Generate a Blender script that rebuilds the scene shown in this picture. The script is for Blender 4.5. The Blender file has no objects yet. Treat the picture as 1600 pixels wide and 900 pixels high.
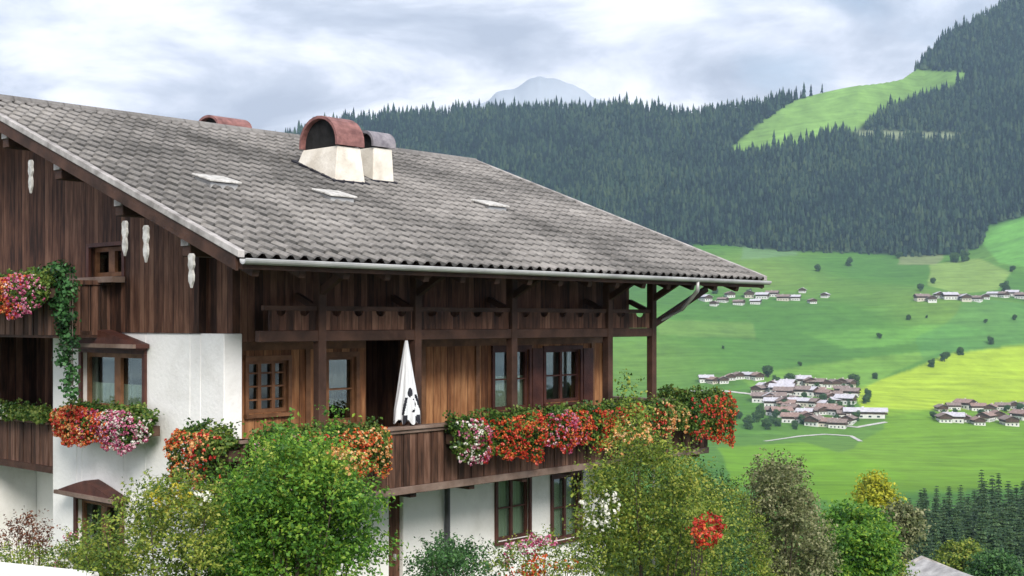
import bpy, bmesh, math, random
import numpy as np
from mathutils import Vector, Matrix
R = math.radians
SC = bpy.context.scene
COL = SC.collection
rng = np.random.default_rng(7)
random.seed(7)

# ------------------------------------------------------------------ camera
F = 1989.0; CX = 800.0; HZ = 501.0          # focal length and horizon in pixels of the 1600 px wide photo
cam_d = bpy.data.cameras.new('camera'); cam = bpy.data.objects.new('camera', cam_d); COL.objects.link(cam)
cam_d.lens = 36.0 * F / 1600.0; cam_d.sensor_width = 36.0
cam_d.shift_y = (HZ - 450.0) / 1600.0
cam_d.clip_start = 0.1; cam_d.clip_end = 60000
cam.location = (0, 0, 0); cam.rotation_euler = (R(90), 0, 0)
SC.camera = cam

# ------------------------------------------------------------------ world: overcast sky
SUN_EL, SUN_AZ = R(33), R(163)               # azimuth from +Y towards +X: behind and right of the viewer
w = bpy.data.worlds.new('World'); SC.world = w; w.use_nodes = True
nt = w.node_tree; nt.nodes.clear()
def N(nt, t, **k):
    n = nt.nodes.new(t)
    for a, b in k.items():
        if a == 'ins':
            for i, v in b.items(): n.inputs[i].default_value = v
        else: setattr(n, a, b)
    return n
def ramp(nt, stops, fac=None, interp='LINEAR'):
    n = nt.nodes.new('ShaderNodeValToRGB'); cr = n.color_ramp; cr.interpolation = interp
    while len(cr.elements) < len(stops): cr.elements.new(0.5)
    for e, (p, c) in zip(cr.elements, stops):
        e.position = p; e.color = (*c, 1) if len(c) == 3 else c
    if fac is not None: nt.links.new(fac, n.inputs[0])
    return n
out = N(nt, 'ShaderNodeOutputWorld'); bg = N(nt, 'ShaderNodeBackground'); bg.inputs[1].default_value = 0.1
sky = N(nt, 'ShaderNodeTexSky', sky_type='NISHITA', sun_disc=False, sun_elevation=SUN_EL, sun_rotation=SUN_AZ)
tc = N(nt, 'ShaderNodeTexCoord')
sep = N(nt, 'ShaderNodeSeparateXYZ'); nt.links.new(tc.outputs['Generated'], sep.inputs[0])
ad = N(nt, 'ShaderNodeMath', operation='ADD', ins={1: 0.17}); nt.links.new(sep.outputs[2], ad.inputs[0])
mx = N(nt, 'ShaderNodeMath', operation='MAXIMUM', ins={1: 0.06}); nt.links.new(ad.outputs[0], mx.inputs[0])
cb = N(nt, 'ShaderNodeCombineXYZ')
for i in (0, 1):
    dv = N(nt, 'ShaderNodeMath', operation='DIVIDE'); nt.links.new(sep.outputs[i], dv.inputs[0]); nt.links.new(mx.outputs[0], dv.inputs[1])
    nt.links.new(dv.outputs[0], cb.inputs[i])
mp = N(nt, 'ShaderNodeMapping'); mp.inputs['Location'].default_value = (3.1, 1.7, 0.4); mp.inputs['Scale'].default_value = (1.0, 1.0, 1)
nt.links.new(cb.outputs[0], mp.inputs[0])
n1 = N(nt, 'ShaderNodeTexNoise', ins={'Scale': 2.0, 'Detail': 9, 'Roughness': 0.58, 'Distortion': 0.35})
n2 = N(nt, 'ShaderNodeTexNoise', ins={'Scale': 0.55, 'Detail': 5, 'Roughness': 0.5, 'Distortion': 0.2})
nt.links.new(mp.outputs[0], n1.inputs[0])
mp2 = N(nt, 'ShaderNodeMapping'); mp2.inputs['Location'].default_value = (9.3, 4.1, 0); nt.links.new(cb.outputs[0], mp2.inputs[0]); nt.links.new(mp2.outputs[0], n2.inputs[0])
CL = 13.5
cloud = ramp(nt, [(0.34, (0.34*CL, 0.36*CL, 0.43*CL)), (0.43, (0.44*CL, 0.46*CL, 0.53*CL)), (0.50, (0.58*CL, 0.59*CL, 0.66*CL)), (0.57, (0.72*CL, 0.72*CL, 0.77*CL)), (0.70, (0.86*CL, 0.85*CL, 0.87*CL))], n1.outputs[0])
cover = ramp(nt, [(0.28, (0, 0, 0)), (0.36, (1, 1, 1))], n2.outputs[0])
mixc = N(nt, 'ShaderNodeMix', data_type='RGBA')
nt.links.new(cover.outputs[0], mixc.inputs[0]); nt.links.new(sky.outputs[0], mixc.inputs[6]); nt.links.new(cloud.outputs[0], mixc.inputs[7])
nt.links.new(mixc.outputs[2], bg.inputs[0]); nt.links.new(bg.outputs[0], out.inputs[0])

sd = bpy.data.lights.new('sun', 'SUN'); so = bpy.data.objects.new('sun', sd); COL.objects.link(so)
sd.energy = 2.9; sd.angle = R(22); sd.color = (1.0, 0.95, 0.87)
sdir = Vector((math.sin(SUN_AZ)*math.cos(SUN_EL), math.cos(SUN_AZ)*math.cos(SUN_EL), math.sin(SUN_EL)))
so.rotation_euler = sdir.to_track_quat('Z', 'Y').to_euler(); so.location = (0, 0, 60)
SC.view_settings.view_transform = 'Standard'; SC.view_settings.look = 'None'
SC.view_settings.exposure = 0.38; SC.view_settings.gamma = 1
SC.cycles.max_bounces = 6; SC.cycles.diffuse_bounces = 3; SC.cycles.glossy_bounces = 2
SC.cycles.transparent_max_bounces = 12; SC.cycles.volume_bounces = 0

# ------------------------------------------------------------------ naming
def tag(o, label=None, cat=None, group=None, kind=None):
    if label: o['label'] = label
    if cat: o['category'] = cat
    if group: o['group'] = group
    if kind: o['kind'] = kind
    return o
def thing(name, label, cat, loc=(0, 0, 0), rotz=0, group=None):
    o = bpy.data.objects.new(name, None); o.empty_display_size = 0.2; COL.objects.link(o)
    o.location = loc; o.rotation_euler = (0, 0, rotz)
    return tag(o, label, cat, group)
def copy_tree(o, parent=None):
    c = o.copy(); COL.objects.link(c)
    if parent is not None: c.parent = parent
    for ch in list(o.children): copy_tree(ch, c)
    return c

# ------------------------------------------------------------------ materials
MATS = {}
def new_mat(name):
    m = bpy.data.materials.new(name); m.use_nodes = True; m.node_tree.nodes.clear(); MATS[name] = m
    t = m.node_tree; o = N(t, 'ShaderNodeOutputMaterial')
    return m, t, o
def surf(name, c1, c2, scale=4, rough=0.85, bump=0.2, bscale=None, stretch=(1, 1, 1), detail=6, spec=0.3, metallic=0, lo=0.35, hi=0.65, island=0.0, coord='Object', bdist=0.02):
    m, t, o = new_mat(name)
    p = N(t, 'ShaderNodeBsdfPrincipled'); p.inputs['Roughness'].default_value = rough; p.inputs['Metallic'].default_value = metallic
    p.inputs['Specular IOR Level'].default_value = spec
    tc = N(t, 'ShaderNodeTexCoord'); mp = N(t, 'ShaderNodeMapping'); mp.inputs['Scale'].default_value = stretch
    t.links.new(tc.outputs[coord], mp.inputs[0])
    n = N(t, 'ShaderNodeTexNoise', ins={'Scale': scale, 'Detail': detail, 'Roughness': 0.6}); t.links.new(mp.outputs[0], n.inputs[0])
    r = ramp(t, [(lo, c1), (hi, c2)], n.outputs[0]); col = r.outputs[0]
    if island:
        g = N(t, 'ShaderNodeNewGeometry'); hs = N(t, 'ShaderNodeHueSaturation')
        mr = N(t, 'ShaderNodeMapRange', ins={3: 1 - island, 4: 1 + island}); t.links.new(g.outputs['Random Per Island'], mr.inputs[0])
        t.links.new(mr.outputs[0], hs.inputs['Value']); t.links.new(col, hs.inputs['Color']); col = hs.outputs[0]
    t.links.new(col, p.inputs['Base Color'])
    if bump:
        nb = N(t, 'ShaderNodeTexNoise', ins={'Scale': bscale or scale*4, 'Detail': 5}); t.links.new(mp.outputs[0], nb.inputs[0])
        b = N(t, 'ShaderNodeBump', ins={'Strength': bump, 'Distance': bdist}); t.links.new(nb.outputs[0], b.inputs['Height']); t.links.new(b.outputs[0], p.inputs['Normal'])
    t.links.new(p.outputs[0], o.inputs[0])
    return m
def boards(name, c1, c2, c3, width=0.16, vertical=True, rough=0.75):
    """planked timber: seams every `width` metres (u+v for vertical boards, z for horizontal), grain and weather streaks"""
    m, t, o = new_mat(name)
    p = N(t, 'ShaderNodeBsdfPrincipled'); p.inputs['Roughness'].default_value = rough; p.inputs['Specular IOR Level'].default_value = 0.25
    tc = N(t, 'ShaderNodeTexCoord'); sp = N(t, 'ShaderNodeSeparateXYZ'); t.links.new(tc.outputs['Object'], sp.inputs[0])
    if vertical:
        a = N(t, 'ShaderNodeMath', operation='ADD'); t.links.new(sp.outputs[0], a.inputs[0]); t.links.new(sp.outputs[1], a.inputs[1]); src = a.outputs[0]
    else: src = sp.outputs[2]
    d = N(t, 'ShaderNodeMath', operation='DIVIDE', ins={1: width}); t.links.new(src, d.inputs[0])
    fl = N(t, 'ShaderNodeMath', operation='FLOOR'); t.links.new(d.outputs[0], fl.inputs[0])
    fr = N(t, 'ShaderNodeMath', operation='FRACT'); t.links.new(d.outputs[0], fr.inputs[0])
    wn = N(t, 'ShaderNodeTexWhiteNoise', noise_dimensions='1D'); t.links.new(fl.outputs[0], wn.inputs['W'])
    mp = N(t, 'ShaderNodeMapping'); mp.inputs['Scale'].default_value = (6, 6, 0.7) if vertical else (0.6, 0.6, 9)
    t.links.new(tc.outputs['Object'], mp.inputs[0])
    n = N(t, 'ShaderNodeTexNoise', ins={'Scale': 2.2, 'Detail': 8, 'Roughness': 0.65}); t.links.new(mp.outputs[0], n.inputs[0])
    n2 = N(t, 'ShaderNodeTexNoise', ins={'Scale': 0.8, 'Detail': 3}); t.links.new(tc.outputs['Object'], n2.inputs[0])
    a1 = N(t, 'ShaderNodeMath', operation='MULTIPLY_ADD', ins={1: 0.35, 2: -0.17}); t.links.new(wn.outputs[0], a1.inputs[0])
    a2 = N(t, 'ShaderNodeMath', operation='ADD'); t.links.new(n.outputs[0], a2.inputs[0]); t.links.new(a1.outputs[0], a2.inputs[1])
    a3 = N(t, 'ShaderNodeMath', operation='MULTIPLY_ADD', ins={1: 0.6, 2: -0.3}); t.links.new(n2.outputs[0], a3.inputs[0])
    a4 = N(t, 'ShaderNodeMath', operation='ADD'); t.links.new(a2.outputs[0], a4.inputs[0]); t.links.new(a3.outputs[0], a4.inputs[1])
    r = ramp(t, [(0.25, c1), (0.5, c2), (0.75, c3)], a4.outputs[0])
    seam = ramp(t, [(0.0, (0.15,)*3), (0.06, (1,)*3), (0.94, (1,)*3), (1.0, (0.15,)*3)], fr.outputs[0])
    ml = N(t, 'ShaderNodeMix', data_type='RGBA', blend_type='MULTIPLY'); ml.inputs[0].default_value = 0.85
    t.links.new(r.outputs[0], ml.inputs[6]); t.links.new(seam.outputs[0], ml.inputs[7]); t.links.new(ml.outputs[2], p.inputs['Base Color'])
    hb = N(t, 'ShaderNodeMath', operation='MULTIPLY_ADD', ins={1: 0.15}); t.links.new(n.outputs[0], hb.inputs[0]); t.links.new(seam.outputs[0], hb.inputs[2])
    b = N(t, 'ShaderNodeBump', ins={'Strength': 0.8, 'Distance': 0.012}); t.links.new(hb.outputs[0], b.inputs['Height']); t.links.new(b.outputs[0], p.inputs['Normal'])
    t.links.new(p.outputs[0], o.inputs[0])
    return m
def leafmat(name, cols, trans=0.3, rough=0.55, clump=1.6, dead=None):
    """leaf colour: random per leaf and per clump (noise in world metres)"""
    m, t, o = new_mat(name)
    g = N(t, 'ShaderNodeNewGeometry'); tc = N(t, 'ShaderNodeTexCoord')
    n = N(t, 'ShaderNodeTexNoise', ins={'Scale': clump, 'Detail': 3}); t.links.new(tc.outputs['Object'], n.inputs[0])
    a = N(t, 'ShaderNodeMath', operation='MULTIPLY_ADD', ins={1: 0.55, 2: -0.27}); t.links.new(g.outputs['Random Per Island'], a.inputs[0])
    s = N(t, 'ShaderNodeMath', operation='ADD'); t.links.new(n.outputs[0], s.inputs[0]); t.links.new(a.outputs[0], s.inputs[1])
    k = len(cols); r = ramp(t, [(0.2 + 0.6*i/(k-1), c) for i, c in enumerate(cols)], s.outputs[0])
    p = N(t, 'ShaderNodeBsdfPrincipled'); p.inputs['Roughness'].default_value = rough; p.inputs['Specular IOR Level'].default_value = 0.35
    tr = N(t, 'ShaderNodeBsdfTranslucent'); mi = N(t, 'ShaderNodeMixShader'); mi.inputs[0].default_value = trans
    t.links.new(r.outputs[0], p.inputs['Base Color']); t.links.new(r.outputs[0], tr.inputs[0])
    t.links.new(p.outputs[0], mi.inputs[1]); t.links.new(tr.outputs[0], mi.inputs[2]); t.links.new(mi.outputs[0], o.inputs[0])
    return m

plaster = surf('white_plaster', (0.70, 0.685, 0.65), (0.86, 0.85, 0.825), 0.9, 0.92, 0.45, 14, lo=0.30, hi=0.52)
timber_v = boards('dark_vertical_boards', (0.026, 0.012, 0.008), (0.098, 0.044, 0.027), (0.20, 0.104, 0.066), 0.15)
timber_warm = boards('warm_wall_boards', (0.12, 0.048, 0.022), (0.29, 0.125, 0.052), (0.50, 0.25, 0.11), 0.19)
timber_h = boards('parapet_boards', (0.035, 0.018, 0.012), (0.105, 0.052, 0.034), (0.20, 0.112, 0.078), 0.17, vertical=True)
beam_m = surf('beam_wood', (0.030, 0.015, 0.010), (0.085, 0.042, 0.028), 2, 0.75, 0.4, 20)
rail_m = surf('rail_wood', (0.13, 0.085, 0.065), (0.26, 0.19, 0.155), 2, 0.7, 0.4, 20)
frame_m = surf('window_wood', (0.12, 0.055, 0.025), (0.26, 0.125, 0.06), 3, 0.6, 0.3, 30)
redframe_m = surf('reddish_window_wood', (0.05, 0.018, 0.014), (0.11, 0.042, 0.030), 3, 0.6, 0.3, 30)
barge_m = surf('weathered_board', (0.22, 0.205, 0.195), (0.48, 0.455, 0.44), 3, 0.85, 0.3, 30)
zinc_m = surf('zinc', (0.38, 0.38, 0.38), (0.56, 0.56, 0.55), 1.5, 0.5, 0.1, 20, metallic=0.3)
carve_m = surf('bleached_carved_wood', (0.32, 0.31, 0.29), (0.62, 0.61, 0.58), 8, 0.85, 0.4, 40)
chim_m = surf('chimney_render', (0.58, 0.53, 0.45), (0.80, 0.76, 0.68), 2.2, 0.92, 0.5, 18)
hood_m = surf('chimney_hood_red', (0.13, 0.055, 0.05), (0.30, 0.14, 0.125), 5, 0.6, 0.3, 20, spec=0.4)
hoodgrey_m = surf('chimney_hood_grey', (0.14, 0.13, 0.15), (0.30, 0.28, 0.30), 5, 0.6, 0.3, 20)
dark_m = surf('flue_black', (0.008, 0.008, 0.008), (0.02, 0.02, 0.02), 5, 0.95, 0)
curtain_m = surf('curtain', (0.72, 0.70, 0.60), (0.85, 0.83, 0.74), 6, 0.95, 0.4, 30, stretch=(6, 6, 0.5))
cloth_m = surf('parasol_cloth', (0.62, 0.63, 0.65), (0.80, 0.81, 0.83), 3, 0.9, 0.4, 12, stretch=(5, 5, 0.6))
ink_m = surf('black_print', (0.01, 0.01, 0.015), (0.03, 0.03, 0.04), 3, 0.9, 0)
bark_m = surf('bark', (0.06, 0.045, 0.035), (0.14, 0.11, 0.09), 6, 0.95, 0.6, 20)
box_m = surf('planter_wood', (0.05, 0.03, 0.02), (0.11, 0.065, 0.045), 4, 0.8, 0.3)
# window glass
gm, t, o = new_mat('window_glass')
tr = N(t, 'ShaderNodeBsdfTransparent'); tr.inputs[0].default_value = (0.75, 0.82, 0.78, 1); gl = N(t, 'ShaderNodeBsdfGlossy'); gl.inputs['Roughness'].default_value = 0.03
fr = N(t, 'ShaderNodeFresnel', ins={0: 1.6}); a = N(t, 'ShaderNodeMath', operation='MULTIPLY_ADD', ins={1: 0.38, 2: 0.0}); t.links.new(fr.outputs[0], a.inputs[0])
mi = N(t, 'ShaderNodeMixShader'); t.links.new(a.outputs[0], mi.inputs[0]); t.links.new(tr.outputs[0], mi.inputs[1]); t.links.new(gl.outputs[0], mi.inputs[2]); t.links.new(mi.outputs[0], o.inputs[0])
glass_m = gm
# roof tiles: colour comes from a per-tile attribute
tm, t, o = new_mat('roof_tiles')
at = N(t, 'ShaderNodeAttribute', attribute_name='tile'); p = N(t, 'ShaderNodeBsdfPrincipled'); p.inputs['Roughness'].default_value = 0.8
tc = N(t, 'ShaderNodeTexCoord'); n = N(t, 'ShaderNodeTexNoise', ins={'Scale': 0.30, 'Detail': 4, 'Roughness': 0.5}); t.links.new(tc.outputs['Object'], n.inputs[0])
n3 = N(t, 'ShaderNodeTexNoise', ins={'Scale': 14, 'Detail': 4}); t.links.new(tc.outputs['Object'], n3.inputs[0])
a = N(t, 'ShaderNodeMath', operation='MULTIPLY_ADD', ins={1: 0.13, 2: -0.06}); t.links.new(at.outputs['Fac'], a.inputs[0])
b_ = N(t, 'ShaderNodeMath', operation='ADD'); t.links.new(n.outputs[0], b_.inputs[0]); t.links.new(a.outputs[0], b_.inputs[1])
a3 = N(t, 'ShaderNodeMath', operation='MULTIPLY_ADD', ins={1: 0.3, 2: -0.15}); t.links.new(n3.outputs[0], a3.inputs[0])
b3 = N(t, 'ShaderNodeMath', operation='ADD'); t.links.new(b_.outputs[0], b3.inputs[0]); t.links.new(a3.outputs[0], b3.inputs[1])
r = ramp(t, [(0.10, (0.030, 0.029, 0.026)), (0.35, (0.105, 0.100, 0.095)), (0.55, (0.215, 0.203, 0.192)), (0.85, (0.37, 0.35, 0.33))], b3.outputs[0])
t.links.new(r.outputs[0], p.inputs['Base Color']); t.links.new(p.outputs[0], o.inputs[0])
tile_m = tm

# ------------------------------------------------------------------ mesh helpers
def mesh_obj(name, me, mat, parent=None):
    o = bpy.data.objects.new(name, me); COL.objects.link(o)
    if mat is not None and not me.materials: me.materials.append(mat)
    if parent is not None: o.parent = parent
    return o
class MB:
    def __init__(s): s.bm = bmesh.new()
    def quad(s, pts):
        vs = [s.bm.verts.new(p) for p in pts]; s.bm.faces.new(vs); return s
    def box(s, a, b):
        x0, y0, z0 = [min(a[i], b[i]) for i in range(3)]; x1, y1, z1 = [max(a[i], b[i]) for i in range(3)]
        c = [(x0,y0,z0),(x1,y0,z0),(x1,y1,z0),(x0,y1,z0),(x0,y0,z1),(x1,y0,z1),(x1,y1,z1),(x0,y1,z1)]
        v = [s.bm.verts.new(p) for p in c]
        for f in ((0,3,2,1),(4,5,6,7),(0,1,5,4),(1,2,6,5),(2,3,7,6),(3,0,4,7)): s.bm.faces.new([v[i] for i in f])
        return s
    def bar(s, p, q, w, h, up=(0, 0, 1)):
        p = Vector(p); q = Vector(q); d = (q-p).normalized(); side = d.cross(Vector(up)).normalized(); u2 = side.cross(d).normalized()
        c = []
        for e in (p, q):
            for sx, sz in ((-1,-1),(1,-1),(1,1),(-1,1)): c.append(e + side*sx*w/2 + u2*sz*h/2)
        v = [s.bm.verts.new(x) for x in c]
        for f in ((0,1,2,3),(7,6,5,4),(0,4,5,1),(1,5,6,2),(2,6,7,3),(3,7,4,0)): s.bm.faces.new([v[i] for i in f])
        return s
    def prism(s, poly, axis, a, b):
        """poly: 2-D points in the two other axes; extruded along axis from a to b"""
        def P(q, t):
            if axis == 0: return (t, q[0], q[1])
            if axis == 1: return (q[0], t, q[1])
            return (q[0], q[1], t)
        A = [s.bm.verts.new(P(q, a)) for q in poly]; B = [s.bm.verts.new(P(q, b)) for q in poly]
        s.bm.faces.new(A); s.bm.faces.new(B[::-1])
        for i in range(len(poly)): j = (i+1) % len(poly); s.bm.faces.new((A[i], B[i], B[j], A[j]))
        return s
    def tube(s, pts, rads, seg=8):
        rings = []
        for i, p in enumerate(pts):
            p = Vector(p); d = (Vector(pts[min(i+1, len(pts)-1)]) - Vector(pts[max(i-1, 0)])).normalized()
            a = d.orthogonal().normalized() if abs(d.z) > 0.9 else d.cross(Vector((0,0,1))).normalized(); b = d.cross(a)
            if abs(d.z) > 0.9: a = Vector((1,0,0)) - d*d.x; a.normalize(); b = d.cross(a)
            rings.append([s.bm.verts.new(p + (a*math.cos(2*math.pi*k/seg) + b*math.sin(2*math.pi*k/seg))*rads[i]) for k in range(seg)])
        for r0, r1 in zip(rings, rings[1:]):
            for k in range(seg): s.bm.faces.new((r0[k], r0[(k+1)%seg], r1[(k+1)%seg], r1[k]))
        s.bm.faces.new(rings[0][::-1]); s.bm.faces.new(rings[-1]); return s
    def build(s, name, mat, parent=None, dz=0, bevel=0, smooth=False):
        if dz: bmesh.ops.translate(s.bm, vec=(0,0,dz), verts=s.bm.verts)
        bmesh.ops.recalc_face_normals(s.bm, faces=s.bm.faces)
        me = bpy.data.meshes.new(name); s.bm.to_mesh(me); s.bm.free()
        if smooth: me.polygons.foreach_set('use_smooth', [True]*len(me.polygons))
        o = mesh_obj(name, me, mat, parent)
        if bevel:
            md = o.modifiers.new('bevel', 'BEVEL'); md.width = bevel; md.segments = 1; md.limit_method = 'ANGLE'
        return o
def np_mesh(name, verts, faces, mat, parent=None, smooth=False):
    """verts (n,3), faces (m,k) with one k"""
    me = bpy.data.meshes.new(name); nv = len(verts); nf, k = faces.shape
    me.vertices.add(nv); me.vertices.foreach_set('co', np.asarray(verts, np.float32).ravel())
    me.loops.add(nf*k); me.loops.foreach_set('vertex_index', faces.astype(np.int32).ravel())
    me.polygons.add(nf); me.polygons.foreach_set('loop_start', np.arange(0, nf*k, k, dtype=np.int32)); me.polygons.foreach_set('loop_total', np.full(nf, k, np.int32))
    if smooth: me.polygons.foreach_set('use_smooth', np.ones(nf, bool))
    me.update(calc_edges=True); me.validate()
    return mesh_obj(name, me, mat, parent)
def unit(a): return a/np.maximum(np.linalg.norm(a, axis=1, keepdims=True), 1e-9)
def leaves(pos, nrm, size, aspect=0.6, jitter=0.8, fold=0.25):
    """leaf-shaped quads (diamonds bent on the midrib) at pos facing roughly nrm"""
    n = len(pos); nn = unit(nrm + rng.normal(0, jitter, (n, 3)))
    t = unit(np.cross(nn, rng.normal(0, 1, (n, 3)))); b = np.cross(nn, t)
    s = (size*rng.uniform(0.6, 1.35, n))[:, None]
    v = np.empty((n, 4, 3)); v[:, 0] = pos - t*s*0.5; v[:, 2] = pos + t*s*0.5
    up = nn*s*fold*0.5
    v[:, 1] = pos + b*s*aspect*0.5 + up; v[:, 3] = pos - b*s*aspect*0.5 + up
    return v.reshape(-1, 3), np.arange(n*4).reshape(n, 4)
def clump_points(clumps, density, shell=0.45):
    """clumps: (x,y,z,rx,ry,rz); points mostly near each clump's surface, lumpy"""
    P, Q = [], []
    for (x, y, z, rx, ry, rz) in clumps:
        n = max(8, int(density*(rx*ry*rz)**(2/3.)*12))
        d = unit(rng.normal(0, 1, (n, 3)))
        rr = (1 - shell*rng.random(n)**1.6)*(1 + 0.22*np.sin(d[:, 0]*7 + x*3) * np.sin(d[:, 1]*6 + y*5) + 0.18*np.sin(d[:, 2]*8 + z*4)) + rng.normal(0, 0.05, n)
        P.append(np.array([x, y, z]) + d*rr[:, None]*np.array([rx, ry, rz])); Q.append(unit(d/np.array([rx, ry, rz])) + np.array([0, 0, 0.5]))
    return np.vstack(P), np.vstack(Q)

# pixel helpers: world point on the ray of photo pixel (px,py) at forward distance Y
def at(px, py, Y): return Vector(((px-CX)/F*Y, Y, (HZ-py)/F*Y))

# ------------------------------------------------------------------ the house frame: u along the balcony side, v along the gable
ANG = math.atan2(0.7385, 0.6743)
Uv = Vector((math.cos(ANG), math.sin(ANG), 0)); Vv = Vector((-math.sin(ANG), math.cos(ANG), 0))
P0 = Vector((-4.570, 20.2, 0))
GZ = -5.5
def H(u, v, z): return P0 + Uv*u + Vv*v + Vector((0, 0, z))
def on_v(px, py, v):                       # pixel on the plane v=const -> (u, z)
    k = (px-CX)/F; b = P0 + Vv*v
    u = (k*b.y - b.x)/(Uv.x - k*Uv.y); Y = b.y + u*Uv.y
    return u, (HZ-py)/F*Y
def on_u(px, py, u):                       # pixel on the plane u=const -> (v, z)
    k = (px-CX)/F; b = P0 + Uv*u
    v = (k*b.y - b.x)/(Vv.x - k*Vv.y); Y = b.y + v*Vv.y
    return v, (HZ-py)/F*Y
EU0, EU1, EV = -1.135, 12.93, -2.017        # roof edges
RV = 7.02; SL = 0.375; EZ = 0.87            # ridge position, slope, eave height
def roof_z(v): return EZ + SL*((v-EV) if v <= RV else (2*RV-EV-v))
def on_roof(px, py):
    r = Vector(((px-CX)/F, 1, (HZ-py)/F))
    # P = r*Y ; v = (P-P0).Vv ; z = EZ+SL*(v-EV)
    Y = (EZ - SL*(P0.dot(Vv) + EV)) / (r.z - SL*r.dot(Vv)); P = r*Y - P0
    return P.dot(Uv), P.dot(Vv)

house = thing('farmhouse', 'alpine farmhouse of white plaster and dark timber under a wide grey tiled roof', 'house', (P0.x, P0.y, GZ), ANG)
def hb(mb, name, mat, parent=house, **k): return mb.build(name, mat, parent, dz=-GZ, **k)

def wall_holes(mb, axis, c0, c1, a0, a1, z0, z1, holes):
    """wall slab between planes c0..c1 of axis (0: u const, 1: v const), spanning a0..a1, z0..z1 with rectangular holes (a,a,z,z)"""
    xs = sorted(set([a0, a1] + [h for H_ in holes for h in H_[:2] if a0 < h < a1]))
    for x0, x1 in zip(xs, xs[1:]):
        xm = (x0+x1)/2; hs = sorted([(max(h[2], z0), min(h[3], z1)) for h in holes if h[0] < xm < h[1]])
        z = z0; segs = []
        for h0, h1 in hs:
            if h0 > z: segs.append((z, h0))
            z = max(z, h1)
        if z < z1: segs.append((z, z1))
        for s0, s1 in segs:
            if axis == 1: mb.box((x0, c0, s0), (x1, c1, s1))
            else: mb.box((c0, x0, s0), (c1, x1, s1))

WZ = -0.21           # top of the white plaster
BF = -2.76           # balcony floor
VW = 0.65            # window wall of the balcony side
U1 = 10.6            # far end of the walls
VEND = 13.4
# window openings on the balcony side, from the photo
def rect_v(x0, x1, y0, y1, v=VW):
    u0, z0 = on_v(x0, y1, v); u1, z1 = on_v(x1, y0, v); zc = on_v((x0+x1)/2, y0, v)[1], on_v((x0+x1)/2, y1, v)[1]
    return (u0, u1, zc[1], zc[0])
LW = [rect_v(385, 450, 562, 645), rect_v(510, 556, 556, 660), rect_v(770, 826, 545, 640), rect_v(850, 906, 545, 628)]
REC = (*rect_v(572, 642, 532, 700)[:2], BF+0.02, -0.32)
GW = [rect_v(608, 630, 770, 1000), rect_v(775, 826, 742, 842), rect_v(862, 906, 742, 842)]
GW[0] = (GW[0][0], GW[0][1], GZ, GW[0][3])
# gable openings
def rect_u(x0, x1, y0, y1, u=0.0):
    v1 = on_u(x0, y0, u)[0]; v0 = on_u(x1, y0, u)[0]; xm = (x0+x1)/2
    return (v0, v1, on_u(xm, y1, u)[1], on_u(xm, y0, u)[1])
G1 = rect_u(128, 228, 552, 640); G2 = rect_u(120, 193, 785, 870); G3 = rect_u(140, 196, 385, 432)
VR0, VR1, UREC = 5.49, 8.55, 1.25
T = 0.3
mb = MB()
wall_holes(mb, 0, 0, T, VW+T, VR0, GZ-5, WZ, [G1, G2])
mb.box((0, 0, GZ-5), (0.35, VW, WZ))                       # wing wall that shelters the balcony
mb.box((0.35, VW, GZ-5), (T, VW+T, WZ)) if False else None
mb.box((0, VW, GZ-5), (T, VW+T, WZ))
mb.box((0, VR1, GZ-5), (T, VEND, WZ))
mb.box((T, VR0-T, GZ-5), (UREC, VR0, WZ)); mb.box((T, VR1, GZ-5), (UREC, VR1+T, BF-0.1))
mb.box((UREC, VR0-T, GZ-5), (UREC+T, VR1+T, BF-0.1))
wall_holes(mb, 1, VW, VW+T, T, U1, GZ-5, BF-0.05, GW)
mb.box((U1-T, VW+T, GZ-5), (U1, VEND, WZ)); mb.box((T, VEND-T, GZ-5), (U1-T, VEND, WZ))
hb(mb, 'plaster_wall', plaster, bevel=0.012)
# room floors, so that rooms stay dark and separate
mb = MB(); mb.box((T, VW+T, BF-0.2), (U1-T, VR0-T, BF-0.06)); mb.box((T+0.02, VW+T, WZ+0.02), (U1-T, VEND-T, WZ+0.12)); hb(mb, 'floor_slab', beam_m)
# warm timber wall behind the balcony
mb = MB(); wall_holes(mb, 1, VW, VW+T, 0.35, U1, BF-0.05, -0.21, LW+[REC])
mb.box((U1-T, VW+T+0.001, WZ), (U1, 2.5, WZ+0.02))
hb(mb, 'balcony_wall', timber_warm)
# deep recess behind the parasol
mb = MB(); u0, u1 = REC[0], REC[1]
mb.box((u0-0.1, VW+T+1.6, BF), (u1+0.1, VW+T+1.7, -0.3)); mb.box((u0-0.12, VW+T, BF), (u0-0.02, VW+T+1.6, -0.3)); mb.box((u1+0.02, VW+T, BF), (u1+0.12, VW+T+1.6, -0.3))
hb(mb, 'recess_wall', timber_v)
# upper gable cladding with the triangle under the roof, and knee wall on the balcony side
def gable_poly(v0, v1, z0, cut=0.22):
    pts = [(v0, z0), (v1, z0), (v1, roof_z(v1)-cut)]
    if v0 < RV < v1: pts.append((RV, roof_z(RV)-cut))
    pts.append((v0, roof_z(v0)-cut)); return pts
mb = MB()
a, b, z0, z1 = G3
mb.prism(gable_poly(VW, a, WZ+0.004), 0, -0.03, 0.2); mb.prism(gable_poly(b, VR0+0.6, WZ+0.004), 0, -0.03, 0.2)
mb.box((-0.03, a, WZ+0.004), (0.2, b, z0)); mb.prism([(a, z1), (b, z1), (b, roof_z(b)-0.22), (a, roof_z(a)-0.22)], 0, -0.03, 0.2)
mb.prism(gable_poly(VR0+0.6, VEND, WZ+0.004), 0, -0.03, 0.2)
mb.prism(gable_poly(VW, VEND, WZ+0.004), 0, U1-0.2, U1+0.03)
hb(mb, 'gable_cladding', timber_v)
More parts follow.
